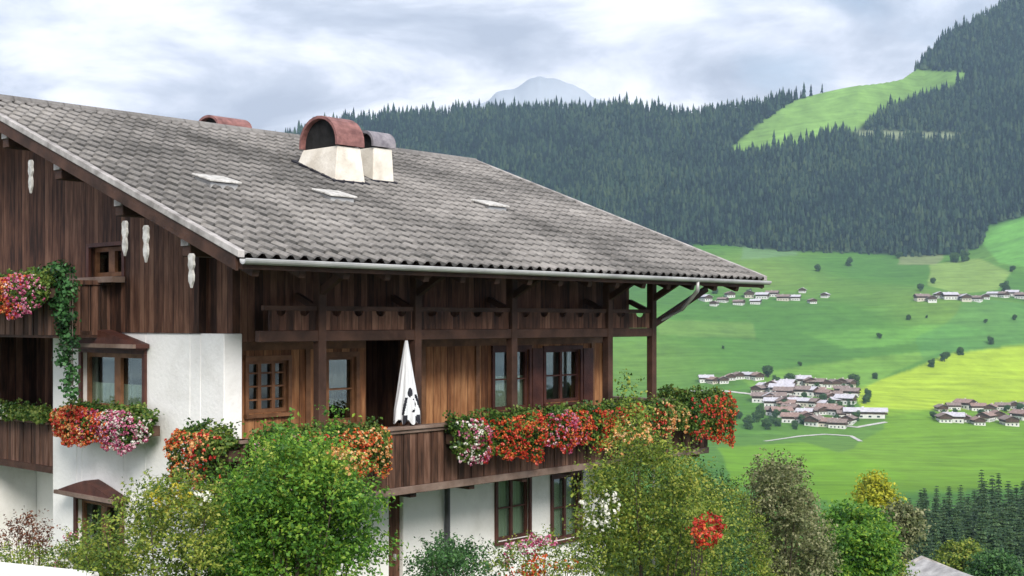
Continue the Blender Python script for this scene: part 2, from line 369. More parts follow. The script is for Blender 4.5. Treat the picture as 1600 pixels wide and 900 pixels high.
mb = MB(); mb.box((0.35, 0.0, -0.34), (U1, 0.12, roof_z(0)-0.24)); mb.box((0.35, 0.12, -0.34), (U1, VW, -0.21)); mb.box((0.16, 0.0, WZ+0.004), (0.35, VW, roof_z(0)-0.24))
mb.box((U1-0.14, 0.12, -0.205), (U1, VW, roof_z(0.1)-0.24)); mb.box((0.3, VEND-0.2, WZ), (U1-0.2, VEND, roof_z(VEND)-0.25))
hb(mb, 'knee_wall', timber_v)
# lower recess wall of the gable (timber)
mb = MB(); mb.box((UREC, VR0-T, BF-0.1), (UREC+0.2, VR1+T, WZ)); mb.box((0.01, VR1-0.03, BF-0.098), (UREC-0.003, VR1+0.2, WZ)); hb(mb, 'recess_wall', timber_v)
# lower loggia floor
mb = MB(); mb.box((0.02, VR0, BF-0.12), (UREC, VR1, BF)); hb(mb, 'loggia_floor', beam_m)

# -------- roof
def tile_slope(name, side, parent=None):
    """grid in (u, distance down slope); rolls run down the slope, courses step"""
    L = (RV-EV)/math.cos(math.atan(SL)); ncol = 56; cw = (EU1-EU0)/ncol; sub = 8
    nrow = 25; ch = L/nrow
    us = np.linspace(EU0, EU1, ncol*sub+1); ph = ((us-EU0)/cw) % 1.0
    prof = 0.075*np.sqrt(np.clip(1-(2*(ph-0.5)/0.56)**2, 0, 1))
    prof += 0.0
    V, cols = [], []
    rows = []
    for r_ in range(nrow):
        s0 = r_*ch; s1 = (r_+1)*ch
        rows += [(s0, 0.0, r_), (s1-0.03, 0.034, r_), (s1, 0.026, r_)]
    s = np.array([x[0] for x in rows]); hgt = np.array([x[1] for x in rows]); rid = np.array([x[2] for x in rows])
    ci = np.minimum((np.arange(len(us))/sub).astype(int), ncol-1)
    jit = rng.normal(0, 0.004, (nrow, ncol)); 
    S, Ug = np.meshgrid(s, us, indexing='ij')
    Hh = hgt[:, None] + prof[None, :] + jit[rid][:, ci]
    S = S + rng.normal(0, 0.004, (nrow, ncol))[rid][:, ci]
    c, sn = math.cos(math.atan(SL)), math.sin(math.atan(SL))
    d = -S*c; z = roof_z(RV) - S*sn + Hh*c; dv = d - Hh*sn
    Vc = RV + dv if side > 0 else RV - dv
    verts = np.stack([Ug, Vc, z-GZ], -1).reshape(-1, 3)
    nr, nc = S.shape; i = np.arange(nr-1)[:, None]*nc + np.arange(nc-1)[None, :]
    faces = np.stack([i, i+1, i+1+nc, i+nc], -1).reshape(-1, 4)
    if side < 0: faces = faces[:, ::-1]
    ob = np_mesh(name, verts, faces, tile_m, parent)
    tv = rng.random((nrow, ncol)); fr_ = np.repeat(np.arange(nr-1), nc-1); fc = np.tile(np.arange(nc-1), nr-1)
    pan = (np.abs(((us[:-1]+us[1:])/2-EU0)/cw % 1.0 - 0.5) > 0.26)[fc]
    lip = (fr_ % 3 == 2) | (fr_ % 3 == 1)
    val = tv[rid[fr_], ci[fc]] - 1.2*lip - 2.3*pan*(0.75+0.5*rng.random((nrow, ncol))[rid[fr_], ci[fc]])  # shade in the pans and under the lips put into the tile colour
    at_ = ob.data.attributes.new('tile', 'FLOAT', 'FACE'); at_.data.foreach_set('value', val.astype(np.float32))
    return ob
mb = MB()
poly = [(EV, EZ-0.02), (RV, roof_z(RV)-0.02), (2*RV-EV, EZ-0.02), (2*RV-EV, EZ-0.14), (RV, roof_z(RV)-0.14), (EV, EZ-0.14)]
mb.prism(poly[:2]+poly[4:], 0, EU0+0.03, EU1-0.03); mb.prism(poly[1:5], 0, EU0+0.03, EU1-0.03)
roof = hb(mb, 'roof', beam_m)
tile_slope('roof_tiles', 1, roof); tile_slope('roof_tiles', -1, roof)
# ridge caps
mb = MB(); n_ = 40
for i in range(n_):
    a0 = EU0 + (EU1-EU0)*i/n_; a1 = EU0 + (EU1-EU0)*(i+1)/n_ + 0.03
    seg = 7; pa = []
    for k in range(seg+1):
        th = math.pi*k/seg; pa.append((RV + 0.15*math.cos(th), roof_z(RV) + 0.01 + 0.13*math.sin(th)))
    mb.prism(pa, 0, a0, a1)
hb(mb, 'ridge_cap', tile_m, roof)
# bargeboards at both gables: a pale upper board and a dark lower one
for uu, s in ((EU0, -1), (EU1, 1)):
    for v0, v1 in ((EV-0.03, RV), (2*RV-EV+0.03, RV)):
        z0 = EZ; z1 = roof_z(RV)
        mb = MB(); mb.prism([(v0, z0+0.02), (v1, z1+0.02), (v1, z1+0.125), (v0, z0+0.125)], 0, uu+s*0.05, uu-s*0.06)
        hb(mb, 'bargeboard', barge_m, roof, bevel=0.008)
        mb = MB(); mb.prism([(v0+0.1*(1 if v0 < v1 else -1), z0-0.16), (v1, z1-0.20), (v1, z1+0.015), (v0+0.1*(1 if v0 < v1 else -1), z0+0.055)], 0, uu+s*0.025, uu-s*0.02)
        hb(mb, 'fascia', beam_m, roof)
# rafters under the eave and along the rakes, purlins through the gable overhang
u = EU0+0.35
while u < EU1-0.2:
    for sgn in (1, -1):
        v0, v1 = (EV+0.1, 1.6) if sgn > 0 else (2*RV-EV-0.1, 2*RV-1.6)
        mb = MB(); mb.bar((u, v0, roof_z(v0)-0.20), (u, v1, roof_z(v1)-0.20), 0.12, 0.15); hb(mb, 'rafter', beam_m, roof)
    u += 0.85
PV = [-0.55, 1.35, 3.3, 5.2, RV]
PV = PV + [2*RV-v for v in PV[:4]]
for v in PV:
    mb = MB(); mb.box((EU0+0.08, v-0.11, roof_z(v)-0.46), (EU1-0.08, v+0.11, roof_z(v)-0.22)); hb(mb, 'purlin', beam_m, roof, bevel=0.01)
    mb = MB(); mb.box((EU0+0.05, v-0.1, roof_z(v)-0.30), (EU0+0.08, v+0.1, roof_z(v)-0.2)); hb(mb, 'purlin_cap', barge_m, roof)
# hanging carved boards
def pendant(px, py0, py1, u=EU0+0.02):
    v, zt = on_u(px, py0, u); _, zb = on_u(px, py1, u); h = zt-zb; wd = 0.075
    prof = [(0.5, 1.0), (0.95, 0.93), (0.8, 0.80), (1.0, 0.66), (0.5, 0.52), (0.85, 0.36), (0.75, 0.2), (0.25, 0.08), (0.05, 0)]
    pts = [(v+wd*a, zb+h*b) for a, b in prof] + [(v-wd*a, zb+h*b) for a, b in prof[::-1]]
    mb = MB(); mb.prism(pts, 0, u-0.015, u+0.02); hb(mb, 'carved_pendant', carve_m, roof)
for p_ in ((48, 250, 302), (195, 345, 400), (228, 352, 410), (299, 396, 450)): pendant(*p_)
# gutter and downpipe
mb = MB(); prof = []
for k in range(9):
    th = math.pi + math.pi*k/8; prof.append((EV-0.09+0.075*math.cos(th), EZ+0.0+0.075*math.sin(th)))
prof += [(EV-0.09+0.065, EZ+0.005), (EV-0.09+0.05, EZ-0.03), (EV-0.09, EZ-0.055), (EV-0.09-0.05, EZ-0.03), (EV-0.09-0.068, EZ+0.01)]
mb.prism(prof, 0, EU0-0.02, EU1+0.02); hb(mb, 'gutter', zinc_m, roof)
mb = MB(); px1 = on_v(1090, 448, EV-0.09)[0]
mb.tube([(px1, EV-0.09, EZ-0.05), (px1, EV-0.09, EZ-0.25), (U1+0.6, -1.0, EZ-0.62), (U1+0.2, -0.52, EZ-0.95), (U1+0.2, -0.52, GZ)], [0.04]*5, 8)
hb(mb, 'downpipe', zinc_m, roof, smooth=True)

# skylights: small roof hatches standing a little open
for (px, py) in ((338, 292), (522, 314), (765, 328)):
    u, v = on_roof(px, py); z = roof_z(v)
    mb = MB(); wd = 0.28; ln = 0.24
    mb.prism([(v-ln, roof_z(v-ln)+0.02), (v+ln, roof_z(v+ln)+0.02), (v+ln, roof_z(v+ln)+0.11), (v-ln, roof_z(v-ln)+0.135)], 0, u-wd, u+wd)
    s = hb(mb, 'skylight', zinc_m, roof)
    mb = MB(); mb.prism([(v-ln-0.06, roof_z(v-ln)+0.138), (v+ln+0.03, roof_z(v+ln)+0.114), (v+ln+0.03, roof_z(v+ln)+0.15), (v-ln-0.06, roof_z(v-ln)+0.178)], 0, u-wd-0.05, u+wd+0.05)
    hb(mb, 'skylight_cover', carve_m, roof, bevel=0.01)

# chimneys
def chimney(u0, u1, v0, v1, ztop, hood_h, hm, taper=0.1, open_u=True):
    mb = MB(); zb0, zb1 = roof_z(v0)-0.1, roof_z(v1)-0.1
    if (v0+v1)/2 > RV: zb0, zb1 = roof_z(v0)-0.1, roof_z(v1)-0.1
    tt = taper
    bot = [(u0, v0, zb0), (u1, v0, zb0), (u1, v1, zb1), (u0, v1, zb1)]; top = [(u0+tt, v0+tt*0.4, ztop), (u1-tt, v0+tt*0.4, ztop), (u1-tt, v1-tt, ztop), (u0+tt, v1-tt, ztop)]
    B = [mb.bm.verts.new(p) for p in bot]; Tt = [mb.bm.verts.new(p) for p in top]
    mb.bm.faces.new(B[::-1]); mb.bm.faces.new(Tt)
    for i in range(4): j = (i+1) % 4; mb.bm.faces.new((B[i], B[j], Tt[j], Tt[i]))
    c = hb(mb, 'chimney', chim_m, house, bevel=0.015)
    # dark flashing at the foot
    mb = MB(); e = 0.05
    mb.prism([(v0-e, roof_z(v0-e)+0.0), (v1+e, roof_z(v1+e)+0.0), (v1+e, roof_z(v1+e)+0.10), (v0-e, roof_z(v0-e)+0.10)], 0, u0-e, u1+e); hb(mb, 'flashing', ink_m, c)
    # barrel hood: axis along u, open ends
    cu0, cu1 = u0+tt-0.06, u1-tt+0.06; cv = (v0+tt*0.4+v1-tt)/2; rv = (v1-tt-v0-tt*0.4)/2+0.05
    mb = MB(); seg = 14; o_, i_ = [], []
    zs = ztop + 0.10
    for k in range(seg+1):
        th = math.pi*k/seg
        o_.append((cv+rv*math.cos(th), zs+hood_h*math.sin(th))); i_.append((cv+(rv-0.06)*math.cos(th), zs+(hood_h-0.06)*math.sin(th)))
    o_ = [(cv+rv, ztop+0.02)]+o_+[(cv-rv, ztop+0.02)]; i_ = [(cv+rv-0.06, ztop+0.02)]+i_+[(cv-rv+0.06, ztop+0.02)]
    for a in range(len(o_)-1):
        q = [o_[a], o_[a+1], i_[a+1], i_[a]]; mb.prism(q, 0, cu0, cu1)
    hb(mb, 'chimney_hood', hm, c)
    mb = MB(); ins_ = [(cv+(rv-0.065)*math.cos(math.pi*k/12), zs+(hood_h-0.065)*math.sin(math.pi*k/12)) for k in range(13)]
    mb.prism([(cv+rv-0.065, ztop+0.021)]+ins_+[(cv-rv+0.065, ztop+0.021)], 0, cu0+0.12, cu1-0.12); hb(mb, 'flue', dark_m, c)  # solid near-black block filling the inside of the hood
    return c
ua, va = on_roof(523, 288)
print('chimney foot', ua, va, 'roof', [on_roof(*p) for p in ((566, 292), (455, 260), (618, 289), (570, 288))])
def z_at(u, v, py): return (HZ-py)/F*H(u, v, 0).y
c2u, c2v = ua, va
chimney(c2u, c2u+0.85, c2v, c2v+1.30, z_at(c2u, c2v, 226), 0.56, hood_m, 0.12)
ub, vb = on_roof(585, 289)
chimney(ub+0.0, ub+0.62, vb+0.05, vb+0.70, z_at(ub, vb, 229), 0.28, hoodgrey_m, 0.05)
# chimney beyond the ridge, only its hood shows
V3 = RV+1.6; k = (325-CX)/F; b = P0+Vv*V3; u3 = (k*b.y-b.x)/(Uv.x-k*Uv.y)
zt3 = (HZ-206)/F*H(u3, V3, 0).y
chimney(u3, u3+0.95, V3-0.4, V3+0.5, zt3, 0.30, hood_m, 0.05)

# -------- posts, beams, brackets of the balcony side
for u in (1.45, 3.60, 6.12, 9.08, 10.62):
    mb = MB(); mb.box((u-0.08, -0.68, BF-0.1), (u+0.08, -0.52, roof_z(-0.6)-0.46)); hb(mb, 'post', beam_m, house, bevel=0.012)
    mb = MB(); mb.bar((u, -0.6, 0.45), (u, -1.35, roof_z(-1.35)-0.27), 0.1, 0.12); mb.bar((u, -0.52, 0.2), (u, 0.0, 0.42), 0.09, 0.1)
    hb(mb, 'brace', beam_m, house)
mb = MB(); mb.box((0.2, -0.66, -0.34), (U1+0.12, -0.54, -0.16)); hb(mb, 'tie_beam', beam_m, house, bevel=0.01)
mb = MB(); mb.bar((U1+0.05, -0.6, -0.1), (12.5, -0.75, 0.72), 0.1, 0.12); hb(mb, 'brace', beam_m, house)
# carved valance between the posts: arched cut-outs
edges = [0.25, 1.37, 3.52, 6.04, 9.0, 10.54]
for e0, e1 in zip(edges, edges[1:]):
    a = e0+0.17; b_ = e1-0.02
    n_ = max(2, round((b_-a)/0.55)); wd = (b_-a)/n_
    mb = MB()
    for i in range(n_):
        x0 = a+i*wd; x1 = x0+wd; xm = (x0+x1)/2; pts = [(x0, -0.155), (x1, -0.155), (x1, 0.16)]
        pts += [(xm+wd*0.5*math.cos(th)*0.42, 0.16-0.09*math.sin(th)) for th in [math.pi*k/8 for k in range(9)]] + [(x0, 0.16)]
        mb.prism(pts, 1, -0.615, -0.585)
    hb(mb, 'valance_board', timber_v, house)
mb = MB(); mb.box((0.3, -0.63, 0.162), (U1, -0.57, 0.24)); hb(mb, 'valance_rail', beam_m, house)
# dark inner posts on the window wall
for px in (640, 945):
    u, _ = on_v(px, 600, VW); mb = MB(); mb.box((u-0.09, VW-0.06, BF), (u+0.09, VW-0.002, -0.342)); hb(mb, 'wall_post', beam_m, house)
mb = MB()
for px in (362, 480, 660, 745, 830, 925):
    u, _ = on_v(px, 600, VW); mb.box((u-0.05, VW-0.035, BF), (u+0.05, VW-0.003, -0.35))
mb.box((0.36, VW-0.04, -0.50), (REC[0]-0.05, VW-0.003, -0.343)); mb.box((REC[1]+0.03, VW-0.04, -0.50), (U1, VW-0.003, -0.343))
hb(mb, 'wall_trim', frame_m, house)

# -------- windows
def window_v(rect, v, fm=frame_m, panes=2, rows=2, depth=0.12, curtain=None, shutters=False, name='window', jamb=0.07):
    u0, u1, z0, z1 = rect; g = 0.003
    mb = MB(); f = jamb; y0, y1 = v-0.05, v+0.10
    mb.box((u0-0.05, y0, z1-f+0.05), (u1+0.05, v-g, z1+0.07)); mb.box((u0-0.06, y0-0.04, z0-0.07), (u1+0.06, v-g, z0-0.01))
    mb.box((u0-0.05, y0, z0-0.008), (u0+0.02, v-g, z1-f+0.048)); mb.box((u1-0.02, y0, z0-0.008), (u1+0.05, v-g, z1-f+0.048))
    w_ = hb(mb, name, fm, house)
    mb = MB(); q0, q1 = v+0.03, v+0.08
    mb.box((u0+g, q0, z0+g), (u0+f, q1, z1-g)); mb.box((u1-f, q0, z0+g), (u1-g, q1, z1-g)); mb.box((u0+f, q0, z0+g), (u1-f, q1, z0+f)); mb.box((u0+f, q0, z1-f), (u1-f, q1, z1-g))
    for i in range(1, panes):
        x = u0+(u1-u0)*i/panes; mb.box((x-0.035, q0-0.005, z0+f), (x+0.035, q1-0.003, z1-f))
    for j in range(1, rows):
        zz = z0+(z1-z0)*j/rows
        for i in range(panes):
            xa = u0+(u1-u0)*i/panes+(f if i == 0 else 0.036); xb = u0+(u1-u0)*(i+1)/panes-(f if i == panes-1 else 0.036); mb.box((xa, q0, zz-0.014), (xb, q1-0.004, zz+0.014))
    hb(mb, 'frame', fm, w_)
    mb = MB(); mb.box((u0+0.02, v+0.086, z0+0.02), (u1-0.02, v+0.092, z1-0.02)); hb(mb, 'pane', glass_m, w_)
    if curtain:
        mb = MB(); n_ = 24; hh = z0+(z1-z0)*curtain
        for i in range(n_):
            a = u0+(u1-u0)*i/n_; b = u0+(u1-u0)*(i+1)/n_; mb.quad([(a, v+0.16+0.015*(i % 2), z0), (b, v+0.16+0.015*((i+1) % 2), z0), (b, v+0.16+0.015*((i+1) % 2), hh), (a, v+0.16+0.015*(i % 2), hh)])
        hb(mb, 'curtain', curtain_m, w_)
    if shutters:
        for s in (-1, 1):
            ue = u0 if s < 0 else u1; wd = (u1-u0)*0.42
            mb = MB(); mb.box((ue+s*0.06, v-0.05, z0), (ue+s*(0.06+wd), v-0.012, z1)); sh = hb(mb, 'shutter', redframe_m, w_)
    return w_
window_v(LW[0], VW, frame_m, 3, 4)
window_v(LW[1], VW, frame_m, 1, 2, curtain=None)
window_v(LW[2], VW, redframe_m, 2, 2, curtain=0.55, shutters=False)
window_v(LW[3], VW, redframe_m, 2, 2, shutters=False)
for R_ in (LW[2], LW[3]):
    u0, u1, z0, z1 = R_
    mb = MB(); mb.box((u1+0.07, VW-0.06, z0), (u1+0.07+0.32, VW-0.015, z1)); hb(mb, 'shutter', redframe_m, house)
for g_ in GW[1:]: window_v(g_, VW, redframe_m, 2, 2, curtain=0.9)
u0, u1, z0, z1 = GW[0]; mb = MB(); mb.box((u0, VW+0.1, z0), (u1, VW+0.16, z1)); d_ = hb(mb, 'door', timber_v, house)
mb = MB(); mb.box((u1-0.16, VW+0.06, -4.5), (u1-0.12, VW+0.1, -4.38)); hb(mb, 'handle', zinc_m, d_)
u_, _ = on_v(699, 800, VW-0.09); mb = MB(); mb.tube([(u_, VW-0.09, BF-0.1), (u_, VW-0.09, GZ)], [0.055, 0.055], 10); hb(mb, 'wall_pipe', surf('dark_pipe', (0.05, 0.05, 0.055), (0.09, 0.09, 0.1), 4, 0.5, 0), house)
def window_u(rect, hood=True, curtain=None, fm=redframe_m, panes=2):
    v0, v1, z0, z1 = rect; g = 0.003; f = 0.08
    mb = MB(); mb.box((-0.06, v0-0.05, z0-0.08), (-g, v1+0.05, z0-0.01)); mb.box((-0.05, v0-0.04, z0-0.008), (-g, v0+0.05, z1)); mb.box((-0.05, v1-0.05, z0-0.008), (-g, v1+0.04, z1)); mb.box((-0.05, v0-0.04, z1+g), (-g, v1+0.04, z1+0.07))
    w_ = hb(mb, 'window', fm, house)
    mb = MB(); mb.box((0.1, v0+g, z0+g), (0.16, v0+f, z1-g)); mb.box((0.1, v1-f, z0+g), (0.16, v1-g, z1-g)); mb.box((0.1, v0+f, z0+g), (0.16, v1-f, z0+f)); mb.box((0.1, v0+f, z1-f), (0.16, v1-f, z1-g))
    vm = (v0+v1)/2; mb.box((0.09, vm-0.10, z0+f), (0.157, vm+0.10, z1-f)); hb(mb, 'frame', frame_m, w_)
    mb = MB(); mb.box((0.162, v0+0.02, z0+0.02), (0.168, v1-0.02, z1-0.02)); hb(mb, 'pane', glass_m, w_)
    if curtain:
        mb = MB(); n_ = 24; hh = z0+(z1-z0)*curtain
        for i in range(n_):
            a = v0+(v1-v0)*i/n_; b = v0+(v1-v0)*(i+1)/n_; mb.quad([(0.18+0.015*(i % 2), a, z0), (0.18+0.015*((i+1) % 2), b, z0), (0.18+0.015*((i+1) % 2), b, hh), (0.18+0.015*(i % 2), a, hh)])
        hb(mb, 'curtain', curtain_m, w_)
    if hood:
        zb = z1+0.075; e = 0.14; n_ = 10; pts = []
        for k in range(n_+1):
            s = k/n_; pts.append((v0-e+(v1-v0+2*e)*s, zb+0.10+0.20*(1-abs(2*s-1))**1.0+0.04*math.sin(math.pi*s)))
        poly = pts+[(v1+e, zb+0.03), (v0-e, zb+0.03)]
        mb = MB(); mb.prism(poly, 0, -0.02, -0.30); mb.box((-0.24, v0-0.08, zb-0.005), (-0.021, v1+0.08, zb+0.028)); h = hb(mb, 'window_hood', redframe_m, w_)
        mb = MB(); mb.box((-0.36, v0-e-0.04, zb+0.032), (-0.302, v1+e+0.04, zb+0.10)); hb(mb, 'hood_moulding', rail_m, w_)
    return w_
window_u(G1, True, 0.45); window_u(G2, True, None)
window_u(G3, False, None)
v0, v1, z0, z1 = G3; mb = MB(); mb.box((-0.32, v0-0.1, z0-0.12), (-0.065, v1+0.1, z0-0.02)); hb(mb, 'window_shelf', rail_m, house)
# small pale window in the lower loggia
v0, z0 = on_u(30, 643, UREC); v1, z1 = on_u(-30, 621, UREC)
mb = MB(); mb.box((UREC-0.05, v0-0.05, z0-0.05), (UREC-0.003, v1+0.05, z1+0.05)); lw = hb(mb, 'window', frame_m, house)
mb = MB(); mb.box((UREC-0.06, v0, z0), (UREC-0.052, (v0+v1)/2-0.25, z1)); mb.box((UREC-0.06, (v0+v1)/2-0.2, z0), (UREC-0.052, v1, z1)); hb(mb, 'curtain', curtain_m, lw)

# -------- main balcony
BV = -0.92; BU0 = -0.32; BU1 = 12.3; RZ = -1.81
mb = MB(); mb.box((BU0, BV, BF-0.14), (BU1, VW-0.003, BF)); mb.box((U1+0.003, VW, BF-0.14), (BU1, 9.0, BF)); bal = hb(mb, 'balcony', beam_m, house, bevel=0.01)
def parapet(pts):
    mb = MB()
    for (a, b) in zip(pts, pts[1:]):
        d = (Vector(b)-Vector(a)); L = d.length; n_ = int(L/0.165); d.normalize(); nrm = Vector((-d.y, d.x))
        for i in range(n_):
            c = Vector(a)+d*(i+0.5)*L/n_; hw = L/n_/2-0.006; o_ = 0.012*(i % 2)
            p, q = c-d*hw, c+d*hw
            mb.bar((p.x+nrm.x*o_, p.y+nrm.y*o_, (BF-0.08+RZ-0.12)/2), (q.x+nrm.x*o_, q.y+nrm.y*o_, (BF-0.08+RZ-0.12)/2), 0.03, RZ-0.12-BF+0.08)
    hb(mb, 'parapet', timber_h, bal)
    mb = MB()
    for (a, b) in zip(pts, pts[1:]):
        d = (Vector(b)-Vector(a)).normalized()*0.09
        mb.bar((a[0]-d.x, a[1]-d.y, RZ-0.03), (b[0]+d.x, b[1]+d.y, RZ-0.03), 0.20, 0.06)
        mb.bar((a[0], a[1], RZ-0.092), (b[0], b[1], RZ-0.092), 0.11, 0.06)
        mb.bar((a[0], a[1], BF-0.15), (b[0], b[1], BF-0.15), 0.09, 0.13)
    hb(mb, 'handrail', rail_m, bal, bevel=0.008)
parapet([(BU0, 0.0), (BU0, BV), (BU1, BV), (BU1, 6.0)])
mb = MB()
for u in np.arange(0.4, 12.2, 1.45): mb.box((u-0.07, BV+0.06, BF-0.3), (u+0.07, VW-0.01, BF-0.145))
hb(mb, 'joists', beam_m, bal)
# lower loggia parapet
mb = MB(); n_ = 18
for i in range(n_):
    a = VR0+0.02+(VR1-VR0-0.04)*i/n_; mb.box((0.10+0.01*(i % 2), a+0.005, BF-0.05), (0.13+0.01*(i % 2), a+(VR1-VR0-0.04)/n_-0.005, RZ-0.1))
mb.box((0.05, VR0+0.01, RZ-0.1), (0.2, VR1-0.01, RZ-0.04)); hb(mb, 'loggia_parapet', timber_h, house)
# upper gable balcony
UB0, UB1 = 3.35, 10.7; UF = 0.05-0.12; UT = 0.75
mb = MB(); mb.box((-1.0, UB0, -0.30), (-0.035, UB1, -0.18)); ub_ = hb(mb, 'upper_balcony', beam_m, house)
mb = MB(); n_ = 42
for i in range(n_):
    a = UB0+(UB1-UB0)*i/n_; mb.box((-1.02-0.012*(i % 2), a+0.006, -0.25), (-0.99-0.012*(i % 2), a+(UB1-UB0)/n_-0.006, 0.62))
for i in range(5): a = -1.0+0.19*i; mb.box((a+0.03, UB0-0.012*(i % 2), -0.25), (a+0.185, UB0+0.03, 0.62))
mb.box((-1.07, UB0-0.05, 0.625), (-0.93, UB1, 0.70)); mb.box((-0.93, UB0-0.05, 0.625), (-0.035, UB0+0.06, 0.70)); hb(mb, 'parapet', timber_h, ub_)

# ------------------------------------------------------------------ folded parasol on the balcony
u_, _ = on_v(635, 600, -0.80); Pp = H(u_, -0.80, BF)
zt = (HZ-532)/F*Pp.y - BF; zb = (HZ-658)/F*Pp.y - BF
par = thing('folded_parasol', 'folded white parasol with black print standing on the balcony against the dark recess', 'parasol', Pp, ANG)
mb = MB(); mb.tube([(0, 0, 0.0), (0, 0, zt+0.05)], [0.025, 0.02], 8); mb.build('pole', beam_m, par)
mb = MB(); mb.tube([(0, 0, 0), (0, 0, 0.07), (0, 0, 0.1)], [0.10, 0.10, 0.05], 16); mb.build('base', zinc_m, par)
nseg, nring = 128, 60; V, Fc = [], []
prof_r = lambda s: 0.025 + 0.20*(s**0.9) - 0.02*max(0, s-0.85)/0.15
for j in range(nring+1):
    s = j/nring; z = zt + (zb-zt)*s
    for k in range(nseg):
        th = 2*math.pi*k/nseg; fold = 1 + 0.16*s*math.sin(8*th+2.5*s) + 0.05*math.sin(3*th+5*s)
        zz = z + (0.05*math.sin(8*th) if j == nring else 0)
        V.append((prof_r(s)*fold*math.cos(th), prof_r(s)*fold*math.sin(th), zz))
for j in range(nring):
    for k in range(nseg): Fc.append((j*nseg+k, j*nseg+(k+1) % nseg, (j+1)*nseg+(k+1) % nseg, (j+1)*nseg+k))
can = np_mesh('canopy', np.array(V), np.array(Fc), cloth_m, par, smooth=True); can.data.materials.append(ink_m)
for p in can.data.polygons:
    c = p.center; s = (c.z-zt)/(zb-zt); th = math.atan2(c.y, c.x)
    if (((s-0.64)/0.055)**2+((th+1.9+0.4*(s-.64))/0.30)**2 < 1) or (0.72 < s < 0.88 and abs(th+1.5+0.25*math.sin(s*30)) < 0.11) or (0.92 < s and math.sin(5*th+1) > 0.55 and s > 0.90+0.06*math.sin(3*th)) or (0.70 < s < 0.92 and abs(th+2.3+1.6*(s-0.7)) < 0.13) or (0.66 < s < 0.86 and abs(th+1.0-1.2*(s-0.7)) < 0.12): p.material_index = 1

# ------------------------------------------------------------------ flower boxes
geo_leaf = leafmat('geranium_leaves', [(0.02, 0.055, 0.012), (0.05, 0.12, 0.02), (0.12, 0.20, 0.03), (0.22, 0.27, 0.06)], 0.25)
FL = {'orange': leafmat('orange_red_petals', [(0.22, 0.012, 0.008), (0.50, 0.045, 0.012), (0.66, 0.12, 0.022), (0.78, 0.32, 0.09)], 0.25, clump=5),
      'red': leafmat('red_petals', [(0.16, 0.004, 0.006), (0.42, 0.014, 0.012), (0.58, 0.04, 0.025), (0.70, 0.17, 0.12)], 0.25, clump=5),
      'pink': leafmat('pink_petals', [(0.20, 0.012, 0.05), (0.42, 0.05, 0.15), (0.66, 0.22, 0.34), (0.82, 0.60, 0.66)], 0.25, clump=5),
      'white': leafmat('white_petals', [(0.6, 0.6, 0.5), (0.8, 0.8, 0.7), (0.85, 0.83, 0.78)], 0.25, clump=5),
      'yellow': leafmat('yellow_petals', [(0.55, 0.42, 0.02), (0.75, 0.62, 0.04), (0.80, 0.72, 0.15)], 0.25, clump=5),
      'peach': leafmat('peach_petals', [(0.60, 0.22, 0.06), (0.75, 0.40, 0.14), (0.80, 0.60, 0.35)], 0.25, clump=5)}
def flower_heads(pos, nrm, size, per=7):
    """each head: a small ball of petals"""
    n = len(pos); d = unit(rng.normal(0, 1, (n*per, 3)) + np.repeat(unit(nrm), per, 0)*0.9)
    P = np.repeat(pos, per, 0) + d*size*0.5
    return leaves(P, d, size*0.62, 0.95, 0.35, 0.1)
def flower_box(label, loc, length, rot, spec, height=0.30, drop=0.50, bulge=0.38, group='flower boxes on the farmhouse', cat='flower box', dens=1.25, hs=0.055, top=0.32):
    """local x along the box, local -y outwards; spec = list of (x0,x1,colour)"""
    t = thing('flower_box', label, cat, loc, rot, group)
    mb = MB(); mb.box((-length/2, -0.10, -0.17), (length/2, 0.10, 0.0)); mb.build('planter', box_m, t, bevel=0.01)
    def surf_pts(n, lo, hi, k0, k1):
        """points on the rounded mound; 0 = crown of the mound, 1 = lowest hanging sprays"""
        x = rng.uniform(-length/2-0.14, length/2+0.14, n); e = np.clip((length/2+0.14-np.abs(x))/0.34, 0, 1)**0.5
        lump = (1 + 0.13*np.sin(x*4.3+loc[0]*3) + 0.09*np.sin(x*9.7+loc[1]*5))*(0.45+0.55*e)
        a_ = lo+(hi-lo)*rng.random(n); th = a_*math.pi*0.95; rad = rng.uniform(k0, k1, n)*lump
        y = -bulge*np.sin(np.minimum(th, 2.2))*rad-0.04; z = np.where(th < math.pi/2, top*np.cos(th), drop*np.cos(th))*rad
        return np.stack([x, y, z], 1), np.stack([x*0, -np.sin(th), np.cos(th)+0.15], 1)
    P, Q = surf_pts(int(length*dens*2600), -0.05, 1.0, 0.6, 1.04); v, f = leaves(P, Q, 0.055, 0.85, 0.6)
    m = int(length*dens*420); xt = rng.uniform(-length/2-0.05, length/2+0.05, m); zt_ = rng.random(m)*(top+0.12*(0.5+0.5*np.sin(xt*9+loc[0])))
    v2, f2 = leaves(np.stack([xt, rng.normal(-0.03, 0.07, m), zt_], 1), np.tile([0, -0.6, 0.6], (m, 1)), 0.065, 0.7, 0.8)
    np_mesh('foliage', np.vstack([v, v2]), np.vstack([f, f2+len(v)]), geo_leaf, t)
    for (f0, f1, cname) in spec:
        nb = int(length*dens*200); P, Q = surf_pts(nb, 0.22, 1.0, 0.98, 1.13)
        u = (P[:, 0]+length/2)/length; wgt = np.clip((u-f0+0.2)/0.45, 0, 1)*np.clip((f1-u+0.2)/0.45, 0, 1)
        k = rng.random(nb) < wgt*(0.75+0.35*np.sin(P[:, 0]*13+len(cname)*2)*np.sin(P[:, 2]*17+len(cname)))
        v, f = flower_heads(P[k], Q[k], hs)
        np_mesh('blossoms', v, f, FL[cname], t)
    return t
bz = RZ-0.20
def bb_box(label, u0, u1, spec, **k): return flower_box(label, H((u0+u1)/2, BV-0.17, bz), u1-u0, ANG, spec, **k)
